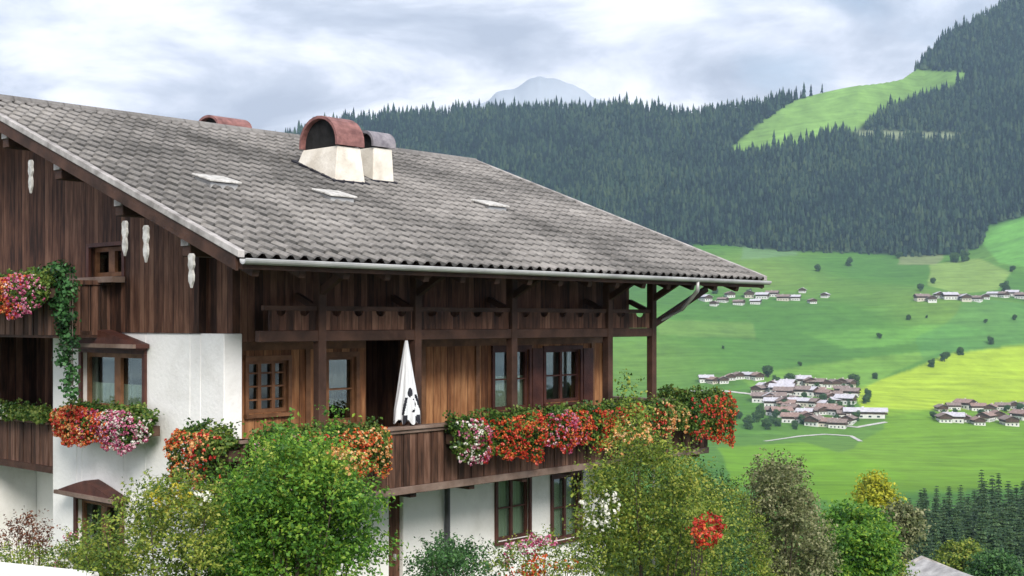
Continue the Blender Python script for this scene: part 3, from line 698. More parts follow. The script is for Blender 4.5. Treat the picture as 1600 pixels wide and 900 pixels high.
GB = 'flower boxes along the main balcony'
flower_box('orange and red blooms on the near balcony end beside the white wall', H(BU0-0.17, -0.40, bz+0.05), 1.15, ANG-math.pi/2, [(0, .6, 'orange'), (0.2, 1, 'peach'), (0.5, 1, 'red')], group=GB, bulge=0.48, drop=0.62, top=0.34)
bb_box('box of red and pink blooms at the balcony corner above the tall green shrub', -0.25, 1.1, [(0, .45, 'pink'), (0.1, 1, 'red')], group=GB)
bb_box('box of peach blooms half hidden behind the top of the tall green shrub', 1.15, 2.2, [(0, 1, 'peach'), (0, 1, 'orange')], group=GB)
u690 = on_v(692, 700, BV)[0]
bb_box('pink and white flowering box next to the bare stretch of balcony below the parasol', u690, u690+0.75, [(0, 1, 'pink'), (0, .6, 'white'), (0.6, 1, 'red')], group=GB, drop=0.5)
bb_box('orange red flowering box on the balcony, next after the pink and white one', u690+0.8, u690+2.2, [(0, 1, 'orange'), (0, 1, 'red')], group=GB)
bb_box('balcony box with a pink patch among red blooms, under the open shutter', u690+2.25, u690+3.6, [(0, .7, 'pink'), (0, 1, 'red'), (.3, 1, 'orange')], group=GB, drop=0.38)
bb_box('dense orange red flowering box below the farther window of the balcony', u690+3.65, u690+5.3, [(0, 1, 'orange'), (0, 1, 'red')], group=GB)
bb_box('red and peach flowering box on the balcony beside the farthest posts', u690+5.35, u690+6.9, [(0, .45, 'red'), (0.2, .9, 'peach')], group=GB, dens=0.8, drop=0.35)
bb_box('rounded mass of bright red blooms at the far end corner of the balcony', 11.0, 12.6, [(0, 1, 'red'), (.4, 1, 'orange')], group=GB, bulge=0.42, drop=0.62, top=0.42)
flower_box('box of red blooms wrapped round the far outer side of the balcony corner', H(BU1+0.17, -0.2, bz), 1.5, ANG+math.pi/2, [(0, 1, 'red'), (0, 1, 'orange')], group=GB, bulge=0.45, drop=0.55, top=0.42)
# window box on the gable, left half orange, right half pink
v0, v1 = on_u(90, 670, -0.40)[0], on_u(230, 670, -0.40)[0]
zc = on_u(160, 660, -0.40)[1]
flower_box('wide window box on the white gable wall, orange blooms left and pink right', H(-0.22, (v0+v1)/2, zc), abs(v0-v1)-0.1, ANG-math.pi/2, [(0, .62, 'orange'), (0, .5, 'red'), (0, .4, 'peach'), (.55, 1, 'pink'), (.62, 1, 'pink'), (.7, 1, 'white')], bulge=0.34, drop=0.36, top=0.26, group='flower boxes on the gable')
# upper gable balcony
v0 = on_u(80, 450, -1.2)[0]
flower_box('orange blooms turning pink on the upper gable balcony at the left edge', H(-1.17, v0+1.05, 0.55), 2.1, ANG-math.pi/2, [(0, .75, 'orange'), (0, .6, 'red'), (0, .6, 'peach'), (.6, 1, 'pink'), (.75, 1, 'pink')], bulge=0.36, drop=0.42, top=0.25, group='flower boxes on the gable', dens=1.2)
flower_box('red blooms farther left along the upper gable balcony', H(-1.17, v0+3.2, 0.55), 2.0, ANG-math.pi/2, [(0, 1, 'red'), (0, .6, 'orange')], bulge=0.36, drop=0.42, top=0.25, group='flower boxes on the gable')
# plants in the lower loggia
flower_box('dried grey green plants in a box in the shaded lower loggia', H(0.02, VR0+1.3, RZ+0.02), 2.4, ANG-math.pi/2, [(0, .3, 'white')], bulge=0.12, drop=0.14, top=0.16, group='flower boxes on the gable', dens=0.35, hs=0.035)
# trailing ivy beside the upper balcony
ivy_m = leafmat('ivy_leaves', [(0.008, 0.03, 0.01), (0.02, 0.075, 0.02), (0.05, 0.15, 0.04), (0.10, 0.24, 0.08)], 0.2)
vi = on_u(105, 450, -1.0)[0]; t = thing('trailing_ivy', 'dark green ivy trailing from the upper gable balcony down over the white wall', 'plant', H(-1.0, vi, -1.0), ANG)
cl = []
for i in range(16):
    s = i/15; z = 1.85-2.05*s; y = 0.15-0.30*s+0.12*math.sin(i*1.9); cl.append((-0.02+0.04*math.sin(i), y, z, 0.2-0.06*s, 0.30-0.20*s, 0.16))
for i in range(5): cl.append((0, 0.35+0.12*i, 1.9-0.02*i, 0.16, 0.16, 0.12))
P, Q = clump_points(cl, 260, 0.8); v, f = leaves(P, Q, 0.075, 0.85, 0.7); np_mesh('foliage', v, f, ivy_m, t)
mb = MB()
for j in range(4): mb.tube([(0.02*j, 0.1-0.06*j, 1.8), (0.02, 0.1-0.08*j, 0.9), (0, -0.1-0.03*j, -0.1)], [0.012, 0.01, 0.006], 5)
mb.build('stem', bark_m, t)

exec_marker = True
# ------------------------------------------------------------------ terrain
# surveyed profile: ground height along a bearing (pixel column p) as a function of distance Y
def lerp(x, xs, ys): return np.interp(x, xs, ys)
RIDGE_P = [-1400, 0, 440, 560, 640, 700, 850, 1000, 1080, 1230, 1260, 1340, 1410, 1430, 1445, 1480, 1560, 1700, 2100, 2800]
RIDGE_Y = [300, 260, 218, 190, 186, 180, 166, 176, 178, 158, 150, 134, 124, 112, 95, 56, 8, -60, -130, -100]
RIDGE_D = [3000, 3000, 3000, 3000, 3000, 3000, 3000, 2950, 2900, 2900, 2900, 2900, 2950, 3000, 3050, 3100, 3150, 3200, 3200, 3200]
def terrain_z(p, Y):
    ry = lerp(p, RIDGE_P, RIDGE_Y); rd = lerp(p, RIDGE_P, RIDGE_D)
    fb = lerp(p, [900, 1100, 1500, 1600, 1900], [388, 390, 402, 372, 340])     # foot of the forest (pixel row)
    pts_Y = [0, 4, 9, 14, 32, 48, 70, 110, 180, 270, 400, 600, 900, 1150, 1300, 1480, 1620, 1750, 2000, 2250]
    pts_z = [-1.8, -2.6, -4.6, -5.5, -5.7, -8, -13, -22, -34, -47, -63, -83, -104, -106, -92, -62, -22, 22, 66, None]
    Y = np.asarray(Y, float); z = np.zeros_like(Y)
    zfoot = (HZ-fb)/F*2250
    base = np.interp(Y, pts_Y[:-1]+[2250], pts_z[:-1]+[0])
    low = np.interp(Y, [0, 4, 9, 14, 20, 32, 48, 70, 110, 180, 270, 400, 600, 900], [-1.8, -2.6, -4.6, -5.7, -6.8, -10.5, -16, -22, -31, -43, -54, -67, -84, -104])
    wl = np.clip((p-925)/110, 0, 1)*(Y < 900); wl = wl*wl*(3-2*wl); base = base*(1-wl)+low*wl
    s = np.clip((Y-2000)/250, 0, 1); base = np.where(Y > 2000, 66 + (zfoot-66)*s, base)
    zr = (HZ-ry)/F*rd; s = np.clip((Y-2250)/(rd-2250), 0, 1)
    # slope with slight bench so that every strip of it is seen
    slope = zfoot + (zr-zfoot)*(0.75*s + 0.25*s*s*(3-2*s)*0 + 0.25*s**1.3)
    base = np.where(Y > 2250, slope, base)
    back = np.clip((Y-rd)/1200, 0, 1.5); base = np.where(Y > rd, zr - back*(zr+60)*0.5, base)
    # gentle undulation
    X = (p-CX)/F*Y
    und = (np.sin(X*0.011+1)*np.cos(Y*0.007)*4 + np.sin(X*0.027+Y*0.013)*1.6) * np.clip((Y-300)/900, 0, 1)
    big = np.sin(X*0.0065+0.4)*np.sin(Y*0.008)*12*np.clip((Y-2300)/300, 0, 1)*np.clip((rd-Y)/200, 0, 1)
    return base + und + big
ps = np.concatenate([np.linspace(-1400, 750, 120), np.linspace(755, 1720, 560), np.linspace(1735, 2800, 50)])
Ys = np.concatenate([[-60, -30, -10], np.linspace(0.5, 60, 50), np.geomspace(63, 700, 70), np.linspace(710, 2300, 300), np.linspace(2312, 3300, 130), np.linspace(3350, 5400, 15)])
PP, YY = np.meshgrid(ps, Ys, indexing='ij')
ZZ = terrain_z(PP, np.maximum(YY, 0)); 
# columns start side by side at the viewer and spread with distance
spread = np.where(YY > 4, YY, 4.0 + 0*YY)
XX = (PP-CX)/F*spread*np.where(YY < 60, 1 + (60-np.clip(YY, -60, 60))/60*2.0, 1)
verts = np.stack([XX, YY, ZZ], -1).reshape(-1, 3); npx, nyy = PP.shape
i = np.arange(npx-1)[:, None]*nyy + np.arange(nyy-1)[None, :]
faces = np.stack([i, i+nyy, i+nyy+1, i+1], -1).reshape(-1, 4)
# meadow colours: crop and mowing differences, plus sun patches, painted by parcel
gp = PP.ravel(); gy = YY.ravel(); gz = ZZ.ravel(); row = HZ - gz/np.maximum(gy, 1)*F
def noise2(x, y, sc, seed):
    r_ = np.random.default_rng(seed); s = np.zeros_like(x)
    for k in range(6):
        a = r_.uniform(0, 2*math.pi); f_ = sc*r_.uniform(0.6, 2.2); s += np.sin((x*math.cos(a)+y*math.sin(a))*f_ + r_.uniform(0, 6))
    return s/6
def in_poly(px, py, poly):
    ins = np.zeros(px.shape, bool); n = len(poly)
    for i in range(n):
        x0, y0 = poly[i]; x1, y1 = poly[(i+1) % n]
        c = ((y0 > py) != (y1 > py)); ins ^= c & (px < (x1-x0)*(py-y0)/((y1-y0) if y1 != y0 else 1e-9)+x0)
    return ins
colr = np.zeros((len(gp), 3)); xw = XX.ravel()
nz = noise2(xw, gy, 0.012, 3)[:, None]; nz2 = noise2(xw, gy, 0.05, 4)[:, None]
base_g = np.array([0.082, 0.205, 0.032]); dk = np.array([0.055, 0.15, 0.032]); li = np.array([0.17, 0.27, 0.05])
colr[:] = base_g + np.clip(nz, 0, 1)*(li-base_g)*1.2 + np.clip(-nz, 0, 1)*(dk-base_g)*1.0
def paint(poly, c, rows=row, mix=1.0, jag=6):
    m = in_poly(gp + noise2(xw, gy, 0.03, 9)*jag, rows + noise2(xw, gy, 0.02, 11)*jag*0.5, poly) & (gy > 300) & (gy < 3300)
    colr[m] = colr[m]*(1-mix) + (np.array(c)*(1+0.18*nz[m]+0.10*nz2[m]))*mix
SUN_YEL = (0.33, 0.46, 0.035); YG = (0.155, 0.30, 0.022)  # sun patches on the right-hand fields, their brightness painted into the ground colour
paint([(1335, 606), (1420, 578), (1490, 550), (1620, 538), (1620, 640), (1460, 640), (1390, 650), (1345, 636)], SUN_YEL)
paint([(1385, 640), (1620, 640), (1620, 762), (1300, 775), (1250, 720), (1330, 700), (1380, 672)], YG, mix=0.85)
paint([(1120, 700), (1260, 690), (1420, 745), (1330, 790), (1150, 760)], (0.15, 0.31, 0.02), mix=0.9)
paint([(1150, 590), (1340, 560), (1480, 545), (1400, 580), (1340, 610), (1200, 620)], (0.17, 0.33, 0.05), mix=0.8)
paint([(1455, 412), (1530, 404), (1580, 425), (1560, 452), (1500, 458), (1450, 446)], (0.22, 0.33, 0.08), mix=0.9, jag=3)
paint([(1030, 500), (1180, 505), (1180, 530), (1030, 525)], (0.16, 0.27, 0.06), mix=0.6)
paint([(1250, 520), (1480, 505), (1560, 520), (1330, 545)], (0.13, 0.31, 0.05), mix=0.7)
paint([(1530, 470), (1620, 478), (1620, 535), (1510, 548), (1440, 560), (1440, 520)], (0.075, 0.22, 0.06), mix=0.5, jag=25)
paint([(1400, 396), (1470, 398), (1470, 410), (1400, 412)], (0.24, 0.26, 0.13), mix=0.7, jag=12)
paint([(1160, 388), (1240, 388), (1250, 402), (1160, 404)], (0.14, 0.24, 0.12), mix=0.6, jag=12)
ALM = [(1140, 232), (1190, 190), (1238, 158), (1300, 138), (1400, 122), (1432, 108), (1515, 112), (1500, 132), (1420, 152), (1370, 178), (1335, 205), (1290, 215), (1240, 230), (1150, 238)]
ALM2 = [(1335, 203), (1400, 205), (1500, 208), (1505, 218), (1400, 217), (1335, 214)]
forest_zone = (gy > 2262) & ~in_poly(gp, row, ALM) & ~in_poly(gp, row, ALM2)
far = gy > 2262
colr[far] = np.array([0.11, 0.22, 0.05])*(1+0.35*nz[far]) 
m = far & in_poly(gp, row, ALM); colr[m] = np.array([0.17, 0.30, 0.07])*(1+0.3*nz[m]+0.25*nz2[m])
m = far & (in_poly(gp, row, ALM2)); colr[m] = (0.24, 0.28, 0.16)
colr[forest_zone] = (0.012, 0.024, 0.014)
paint([(1545, 352), (1620, 335), (1620, 420), (1560, 410), (1535, 380)], (0.13, 0.32, 0.06), jag=2)
colr[gy < 45] = (0.06, 0.11, 0.03)
m = (gy >= 45) & (gy < 300); colr[m] = np.array([0.09, 0.22, 0.035])*(1+0.3*nz[m])
cg = colr.reshape(PP.shape+(3,))
for _ in range(2):
    cg[1:-1, 1:-1] = cg[1:-1, 1:-1]*0.4 + 0.15*(cg[2:, 1:-1]+cg[:-2, 1:-1]+cg[1:-1, 2:]+cg[1:-1, :-2])
colr = np.clip(cg.reshape(-1, 3), 0.008, 0.6)
gmat, t, o = new_mat('meadow_ground')
vc = N(t, 'ShaderNodeVertexColor', layer_name='ground_colour'); tc = N(t, 'ShaderNodeTexCoord')
nn = N(t, 'ShaderNodeTexNoise', ins={'Scale': 0.05, 'Detail': 8, 'Roughness': 0.65}); t.links.new(tc.outputs['Object'], nn.inputs[0])
mpx = N(t, 'ShaderNodeMapping'); mpx.inputs['Scale'].default_value = (0.01, 0.11, 0.05); mpx.inputs['Rotation'].default_value = (0, 0, 0.25); t.links.new(tc.outputs['Object'], mpx.inputs[0])
nst = N(t, 'ShaderNodeTexNoise', ins={'Scale': 1.0, 'Detail': 3}); t.links.new(mpx.outputs[0], nst.inputs[0])
sm = N(t, 'ShaderNodeMath', operation='MULTIPLY_ADD', ins={1: 0.6}); t.links.new(nn.outputs[0], sm.inputs[0]); 
s2 = N(t, 'ShaderNodeMath', operation='MULTIPLY', ins={1: 0.5}); t.links.new(nst.outputs[0], s2.inputs[0]); t.links.new(s2.outputs[0], sm.inputs[2])
mr = N(t, 'ShaderNodeMapRange', ins={1: 0.38, 2: 0.72, 3: 0.74, 4: 1.24}); t.links.new(sm.outputs[0], mr.inputs[0])
hs = N(t, 'ShaderNodeHueSaturation'); t.links.new(mr.outputs[0], hs.inputs['Value']); t.links.new(vc.outputs[0], hs.inputs['Color'])
p = N(t, 'ShaderNodeBsdfPrincipled'); p.inputs['Roughness'].default_value = 0.95; p.inputs['Specular IOR Level'].default_value = 0.1
t.links.new(hs.outputs[0], p.inputs['Base Color']); t.links.new(p.outputs[0], o.inputs[0])
ter = np_mesh('terrain', verts, faces, gmat, smooth=True); tag(ter, 'green valley meadows rising to wooded slopes', None, None, 'structure')
ca = ter.data.color_attributes.new('ground_colour', 'FLOAT_COLOR', 'POINT')
ca.data.foreach_set('color', np.concatenate([colr, np.ones((len(colr), 1))], 1).astype(np.float32).ravel())

# distance on a bearing where the terrain shows at pixel row py (searched from near to far beyond Ymin)
def ground_at(px, py, y0=300, y1=3300):
    Y = np.linspace(y0, y1, 3000); z = terrain_z(np.full_like(Y, px), Y); r_ = HZ - z/Y*F
    k = np.argmax(r_ <= py) if (r_ <= py).any() else len(Y)-1
    return Vector(((px-CX)/F*Y[k], Y[k], z[k]))

# far misty peak in the clouds, haze put into its pale bluish rock colour
ps2 = np.linspace(-40, 40, 81); q = np.linspace(0, 1, 14); V = []; pc = 850
for a in ps2:
    px = pc + a*5; hh = 106 + 60*abs(a/26)**1.2 + 2*math.sin(a*0.5)+0.8*math.sin(a*1.3)
    for s in q:
        Y = 4700+700*abs(2*s-1)*(1 if s > .5 else -1)*1.0; zz = (HZ-hh)/F*4700*(1-abs(2*s-1)**1.2*0.9)
        V.append(((px-CX)/F*4700 + 8*math.sin(s*9+a*.5), Y, zz + 5*math.sin(a*0.7+s*11)*(1-abs(2*s-1))))
V = np.array(V); i = np.arange(80)[:, None]*14 + np.arange(13)[None, :]
pk = np_mesh('distant_mountain', V, np.stack([i, i+14, i+15, i+1], -1).reshape(-1, 4), surf('hazed_rock', (0.31, 0.35, 0.41), (0.42, 0.46, 0.52), 0.003, 0.95, 0), smooth=True); tag(pk, 'faint rocky peak fading into the clouds', None, None, 'structure')

# ------------------------------------------------------------------ conifers
def conifer_arrays(h=1.0, layers=6, seg=7, r=0.17, seed=0, lowpoly=False):
    """unit spruce: stacked ragged skirts"""
    r_ = np.random.default_rng(seed); V, Fc = [], []
    for L in range(layers):
        s = L/layers; zt = min(1.0, 0.12+0.88*((L+1.5)/layers)); zb = 0.06+0.88*s; rad = r*(1-s)**0.85+0.012
        b = len(V); V.append((0, 0, zt))
        for k in range(seg*2):
            th = 2*math.pi*k/(seg*2)+r_.uniform(-0.15, 0.15); rr = rad*(1.1 if k % 2 == 0 else 0.62)*r_.uniform(0.8, 1.2); V.append((rr*math.cos(th), rr*math.sin(th), zb-(0.03 if k % 2 == 0 else -0.02)*r_.uniform(0.5, 1.5)))
        for k in range(seg*2): Fc.append((b, b+1+k, b+1+(k+1) % (seg*2)))
    return np.array(V), np.array(Fc)
forest_m, t, o = new_mat('spruce_needles')
g = N(t, 'ShaderNodeNewGeometry'); tc = N(t, 'ShaderNodeTexCoord'); n = N(t, 'ShaderNodeTexNoise', ins={'Scale': 0.006, 'Detail': 7, 'Roughness': 0.72}); t.links.new(g.outputs['Position'], n.inputs[0])
a = N(t, 'ShaderNodeMath', operation='MULTIPLY_ADD', ins={1: 0.5, 2: -0.25}); t.links.new(g.outputs['Random Per Island'], a.inputs[0])
s = N(t, 'ShaderNodeMath', operation='ADD'); t.links.new(n.outputs[0], s.inputs[0]); t.links.new(a.outputs[0], s.inputs[1])
r = ramp(t, [(0.2, (0.003, 0.009, 0.013)), (0.44, (0.008, 0.024, 0.020)), (0.56, (0.026, 0.056, 0.034)), (0.8, (0.055, 0.085, 0.04))], s.outputs[0])
p = N(t, 'ShaderNodeBsdfPrincipled'); p.inputs['Roughness'].default_value = 0.8; p.inputs['Specular IOR Level'].default_value = 0.15; t.links.new(r.outputs[0], p.inputs['Base Color']); t.links.new(p.outputs[0], o.inputs[0])
protos = [conifer_arrays(layers=3, seg=3, r=0.15, seed=k) for k in range(4)]
NT = 20000
tp = rng.uniform(300, 1660, NT*2); ty = 2255 + (3260-2255)*rng.random(NT*2)
tzz = terrain_z(tp, ty); tr_ = HZ - tzz/ty*F
rd = lerp(tp, RIDGE_P, RIDGE_D)
ok = ~in_poly(tp, tr_-2, ALM) & ~in_poly(tp, tr_, ALM2) & (ty < rd+60) & ~in_poly(tp, tr_, [(1545, 352), (1660, 325), (1660, 420), (1560, 412), (1535, 380)])
ok &= (tp > 430) | (rng.random(NT*2) < 0.3)
tp, ty, tzz = tp[ok][:NT], ty[ok][:NT], tzz[ok][:NT]
VV, FF, off = [], [], 0
hts = rng.uniform(13, 33, len(tp))*np.where(rng.random(len(tp)) < 0.12, 1.35, 1)*(1+0.35*noise2((tp-CX)/F*ty, ty, 0.02, 31))
for k, (pv, pf) in enumerate(protos):
    idx = np.arange(k, len(tp), 4); n_ = len(idx); ang = rng.uniform(0, 6.28, n_); c, s_ = np.cos(ang), np.sin(ang); h = hts[idx]
    x = (pv[None, :, 0]*c[:, None]-pv[None, :, 1]*s_[:, None])*h[:, None]*1.15; y = (pv[None, :, 0]*s_[:, None]+pv[None, :, 1]*c[:, None])*h[:, None]*1.15
    z = pv[None, :, 2]*h[:, None]-1
    X0 = (tp[idx]-CX)/F*ty[idx]
    v = np.stack([x+X0[:, None], y+ty[idx][:, None], z+tzz[idx][:, None]], -1).reshape(-1, 3)
    f = (pf[None]+(np.arange(n_)*len(pv))[:, None, None]+off).reshape(-1, 3); off += len(v); VV.append(v); FF.append(f)
fo = np_mesh('forest', np.vstack(VV), np.vstack(FF), forest_m); tag(fo, 'dark spruce forest covering the far mountainside', 'forest', None, 'stuff')

# detailed conifers in the middle distance
ORD = ['first', 'second', 'third', 'fourth', 'fifth', 'sixth', 'seventh', 'eighth', 'ninth', 'tenth', 'eleventh', 'twelfth', 'thirteenth', 'fourteenth', 'fifteenth', 'sixteenth', 'seventeenth', 'eighteenth', 'nineteenth', 'twentieth']
def ordinal(i, n):
    """from the nearer end"""
    return (f'{ORD[i]} from the left', ) [0] if i < (n+1)//2 else f'{ORD[n-1-i]} from the right'
def conifer_thing(seed):
    t = thing('spruce_tree', 'x', 'tree'); r_ = np.random.default_rng(seed)
    mb = MB(); mb.tube([(0, 0, 0), (0, 0, 6), (0.05, 0, 13.5)], [0.25, 0.16, 0.03], 7); mb.build('trunk', bark_m, t)
    # drooping boughs: whorls of limbs, needles along each limb
    P, Q, Sz = [], [], []
    z = 0.8
    while z < 14.2:
        rad = 3.1*(1-z/14.5)**0.95+0.05; nb = 9
        for k in range(nb):
            th = 6.283*(k+r_.random())/nb; L = rad*r_.uniform(0.55, 1.2); m = int(14+34*L)
            s_ = r_.random(m)**0.7; wv = r_.normal(0, 0.16, m)*(0.3+s_)
            P.append(np.stack([L*s_*math.cos(th)-wv*math.sin(th), L*s_*math.sin(th)+wv*math.cos(th), z-L*0.42*s_+0.10*L*s_**3+r_.normal(0, 0.03*rad, m)], 1))
            Q.append(np.tile([0.4*math.cos(th), 0.4*math.sin(th), 1.0], (m, 1))); Sz.append(np.full(m, 0.22+0.15*rad))
        z += r_.uniform(0.2, 0.5)
    P = np.vstack(P); Q = np.vstack(Q)
    v, f = leaves(P, Q, np.concatenate(Sz), 0.45, 0.4, -0.2); np_mesh('crown', v, f, con_m, t); return t
con_m = leafmat('mid_spruce_needles', [(0.016, 0.042, 0.026), (0.036, 0.082, 0.042), (0.07, 0.135, 0.055), (0.11, 0.18, 0.07)], 0.1, clump=0.3)
cprot = [conifer_thing(s) for s in (1, 2, 3)]
rows = []
r_ = np.random.default_rng(21)
def tops(px): return np.interp(px, [1395, 1425, 1440, 1470, 1500, 1520, 1535, 1560, 1600, 1620], [765, 752, 748, 760, 757, 742, 724, 738, 742, 750])
rows.append(('back row of spruces under the bright meadow', [(1384+240*i/19+r_.uniform(-4, 4), None, r_.uniform(285, 330), 0) for i in range(20)]))
rows.append(('dark second row of spruces below the meadow', [(1378+246*i/18+r_.uniform(-5, 5), None, r_.uniform(235, 265), 16) for i in range(19)]))
rows.append(('third row of spruces above the grey roof', [(1390+232*i/13+r_.uniform(-6, 6), None, r_.uniform(185, 210), 42) for i in range(14)]))
rows.append(('front row of spruces around the grey roof', [(x+r_.uniform(-4, 4), None, r_.uniform(135, 160), 72) for x in (1400, 1422, 1446, 1470, 1492, 1514, 1536, 1558, 1580, 1602)]))
k_ = 0
for lab, rw in rows:
    for i, (px, _, Y, dd) in enumerate(rw):
        top = tops(px)+dd+r_.uniform(-4, 22)
        o = cprot[k_] if k_ < 3 else copy_tree(cprot[k_ % 3]); k_ += 1
        gz_ = float(terrain_z(np.array([px]), np.array([Y]))[0]); zt_ = (HZ-top)/F*Y; s = max(0.4, (zt_-gz_)/14.4)
        w_ = min(s, 1.35)*r_.uniform(0.9, 1.2); o.location = ((px-CX)/F*Y, Y, gz_-0.3); o.scale = (w_, w_, s); o.rotation_euler = (0, 0, r_.uniform(0, 6.28))
        tag(o, f'{ordinal(i, len(rw))} in the {lab}', 'tree', lab)

# ------------------------------------------------------------------ broadleaf trees and shrubs
def plant(name, label, cat, base, clumps, mat, dens=60, leaf=0.07, flowers=(), group=None, trunk=True, shell=0.5, jit=0.8, tr=0.09):
    """base: world point on the ground; clumps in world coordinates (x,y,z,rx,ry,rz)"""
    b = Vector(base); tr = tr*0.28; t = thing(name, label, cat, b, 0, group)
    cl = [(c[0]-b.x, c[1]-b.y, c[2]-b.z, c[3], c[4], c[5]) for c in clumps]
    P, Q = clump_points(cl, dens*(5.0 if b.y < 25 else 3.6)/8, 0.8)
    tl = leaf*3.2; k_ = 9; n0 = len(P); D = unit(unit(Q)*0.8 + rng.normal(0, 0.5, (n0, 3)) + np.array([0, 0, 0.45])); L_ = tl*rng.uniform(0.5, 1.5, n0)
    s_ = np.tile(np.arange(k_)/k_, n0)[:, None]; Dr = np.repeat(D, k_, 0)
    P = np.repeat(P, k_, 0) + Dr*s_*np.repeat(L_, k_)[:, None] - np.array([0, 0, 1])*(s_**2)*np.repeat(L_, k_)[:, None]*0.3 + rng.normal(0, leaf*0.28, (n0*k_, 3))
    Q = unit(np.repeat(unit(Q), k_, 0)*0.6 + np.array([0, -0.15, 0.7])); v, f = leaves(P, Q, leaf*(0.62 if b.y < 25 else 0.8), 0.55, jit); np_mesh('crown', v, f, mat, t)
    mb = MB(); n_ = 0
    for c in cl[::max(1, len(cl)//9)]:
        m = Vector((c[0]*0.35, c[1]*0.35+0.15, c[2]*0.45)); m.x += 0.05*math.sin(c[0]*9)
        mb.tube([(0.1*math.cos(n_*2.1)*tr*5, 0.1*math.sin(n_*2.1)*tr*5, -0.1), m, (c[0], c[1], c[2])], [tr, tr*0.65, tr*0.2], 6); n_ += 1
    mb.build('trunk' if trunk else 'stem', bark_m, t)
    for (cname, cc, nb, hs) in flowers:
        cc = [(c[0]-b.x, c[1]-b.y, c[2]-b.z, c[3], c[4], c[5]) for c in cc]; Pp_, Qq = clump_points(cc, 320, 0.35)
        k = rng.permutation(len(Pp_))[:nb]; k = k[Pp_[k][:, 1] < max(c[1] for c in cc)+0.05] if True else k
        v, f = flower_heads(Pp_[k], Qq[k], hs, 6); np_mesh('blossoms', v, f, FL[cname], t)
    return t
def pc(px, py, Y, rp, rq=None, ry=None):
    """clump from pixels: centre, radii in pixels"""
    a = at(px, py, Y); k = Y/F; rq = rq or rp; return (a.x, a.y, a.z, rp*k, (ry or rp)*k, rq*k)
def gz(x, Y):
    return float(terrain_z(np.array([x/max(Y, 1)*F+CX]), np.array([Y]))[0])
def fill(poly, Y, n, r0, r1, seed, dY=1.0, sq=0.8):
    """random clumps inside an outline"""
    n = int(n*1.6) if Y < 26 else n; r_ = np.random.default_rng(seed); xs = [p[0] for p in poly]; ys = [p[1] for p in poly]; out = []
    while len(out) < n:
        x = r_.uniform(min(xs), max(xs)); y = r_.uniform(min(ys), max(ys))
        if in_poly(np.array([x]), np.array([y]), poly)[0]: r = r_.uniform(r0, r1); out.append(pc(x, y, Y+r_.uniform(-dY, dY), r, r*sq))
    return out
green_m = leafmat('bright_shrub_leaves', [(0.025, 0.085, 0.015), (0.07, 0.19, 0.022), (0.14, 0.31, 0.035), (0.30, 0.44, 0.05)], 0.35, clump=1.3)
lit_top_m = leafmat('lit_top_leaves', [(0.10, 0.20, 0.02), (0.21, 0.36, 0.04), (0.36, 0.48, 0.06), (0.5, 0.55, 0.12)], 0.35, clump=1.5)  # lit top of the tall shrub, its lightness put into the leaf colour
olive_m = leafmat('olive_shrub_leaves', [(0.03, 0.065, 0.012), (0.09, 0.16, 0.022), (0.20, 0.28, 0.035), (0.38, 0.40, 0.07)], 0.3, clump=1.6)
dark_leaf = leafmat('dark_shrub_leaves', [(0.01, 0.035, 0.012), (0.03, 0.09, 0.025), (0.06, 0.16, 0.04), (0.12, 0.24, 0.07)], 0.25, clump=1.5)
grey_m = leafmat('grey_olive_leaves', [(0.06, 0.08, 0.03), (0.13, 0.16, 0.06), (0.22, 0.24, 0.10), (0.34, 0.33, 0.19)], 0.25, clump=0.9)
rust_m = leafmat('rust_leaves', [(0.04, 0.015, 0.01), (0.12, 0.04, 0.02), (0.24, 0.09, 0.04)], 0.25, clump=2)
yel_m = leafmat('yellow_tree_leaves', [(0.16, 0.22, 0.02), (0.40, 0.42, 0.03), (0.62, 0.58, 0.05)], 0.35, clump=0.5)
# B1 the tall bright green shrub
Y1 = 15.0
cl = fill([(345, 905), (342, 830), (352, 775), (395, 745), (425, 712), (455, 700), (490, 715), (520, 715), (548, 745), (572, 800), (592, 850), (600, 905)], Y1, 90, 20, 38, 5)
cl += [pc(519, 650, Y1, 8, 14), pc(516, 672, Y1, 13), pc(520, 695, Y1, 18), pc(425, 690, Y1, 15), pc(440, 675, Y1, 10, 13), pc(468, 680, Y1, 13), pc(405, 712, Y1, 14), pc(372, 742, Y1, 14), pc(552, 712, Y1, 12), pc(345, 765, Y1, 14), pc(598, 800, Y1, 14), pc(610, 850, Y1, 13)]
top = fill([(405, 730), (440, 690), (520, 690), (550, 725), (530, 760), (430, 770)], Y1-0.5, 12, 10, 18, 6, 0.4)
b = at(470, 900, Y1); base = (b.x, Y1, gz(b.x, Y1))
plant('garden_shrub', 'tall bright green feathery shrub in front of the balcony, left of the wooden parapet', 'shrub', base, cl, green_m, 115, 0.085)
plant('garden_shrub', 'lime green lit top of the tall green shrub, with peach blooms', 'shrub', (base[0], Y1-0.6, gz(base[0], Y1-0.6)), top, lit_top_m, 90, 0.075, flowers=[('peach', fill([(500, 690), (560, 690), (575, 750), (545, 745)], Y1-0.5, 6, 8, 14, 8, 0.3), 60, 0.05)])
# B2 left shrubs
cl = fill([(130, 905), (130, 850), (165, 800), (210, 790), (240, 760), (300, 755), (330, 790), (340, 905)], 14.2, 55, 18, 34, 12)
b = at(240, 900, 14.2)
plant('garden_shrub', 'olive shrub with yellow flower tips under the white gable wall', 'shrub', (b.x, 14.2, gz(b.x, 14.2)), cl, olive_m, 100, 0.07, flowers=[('yellow', fill([(245, 765), (305, 765), (300, 800), (255, 800)], 13.7, 7, 8, 16, 3, 0.3), 90, 0.05), ('white', fill([(190, 780), (330, 750), (330, 775), (200, 800)], 13.7, 8, 6, 12, 4, 0.3), 50, 0.04)])
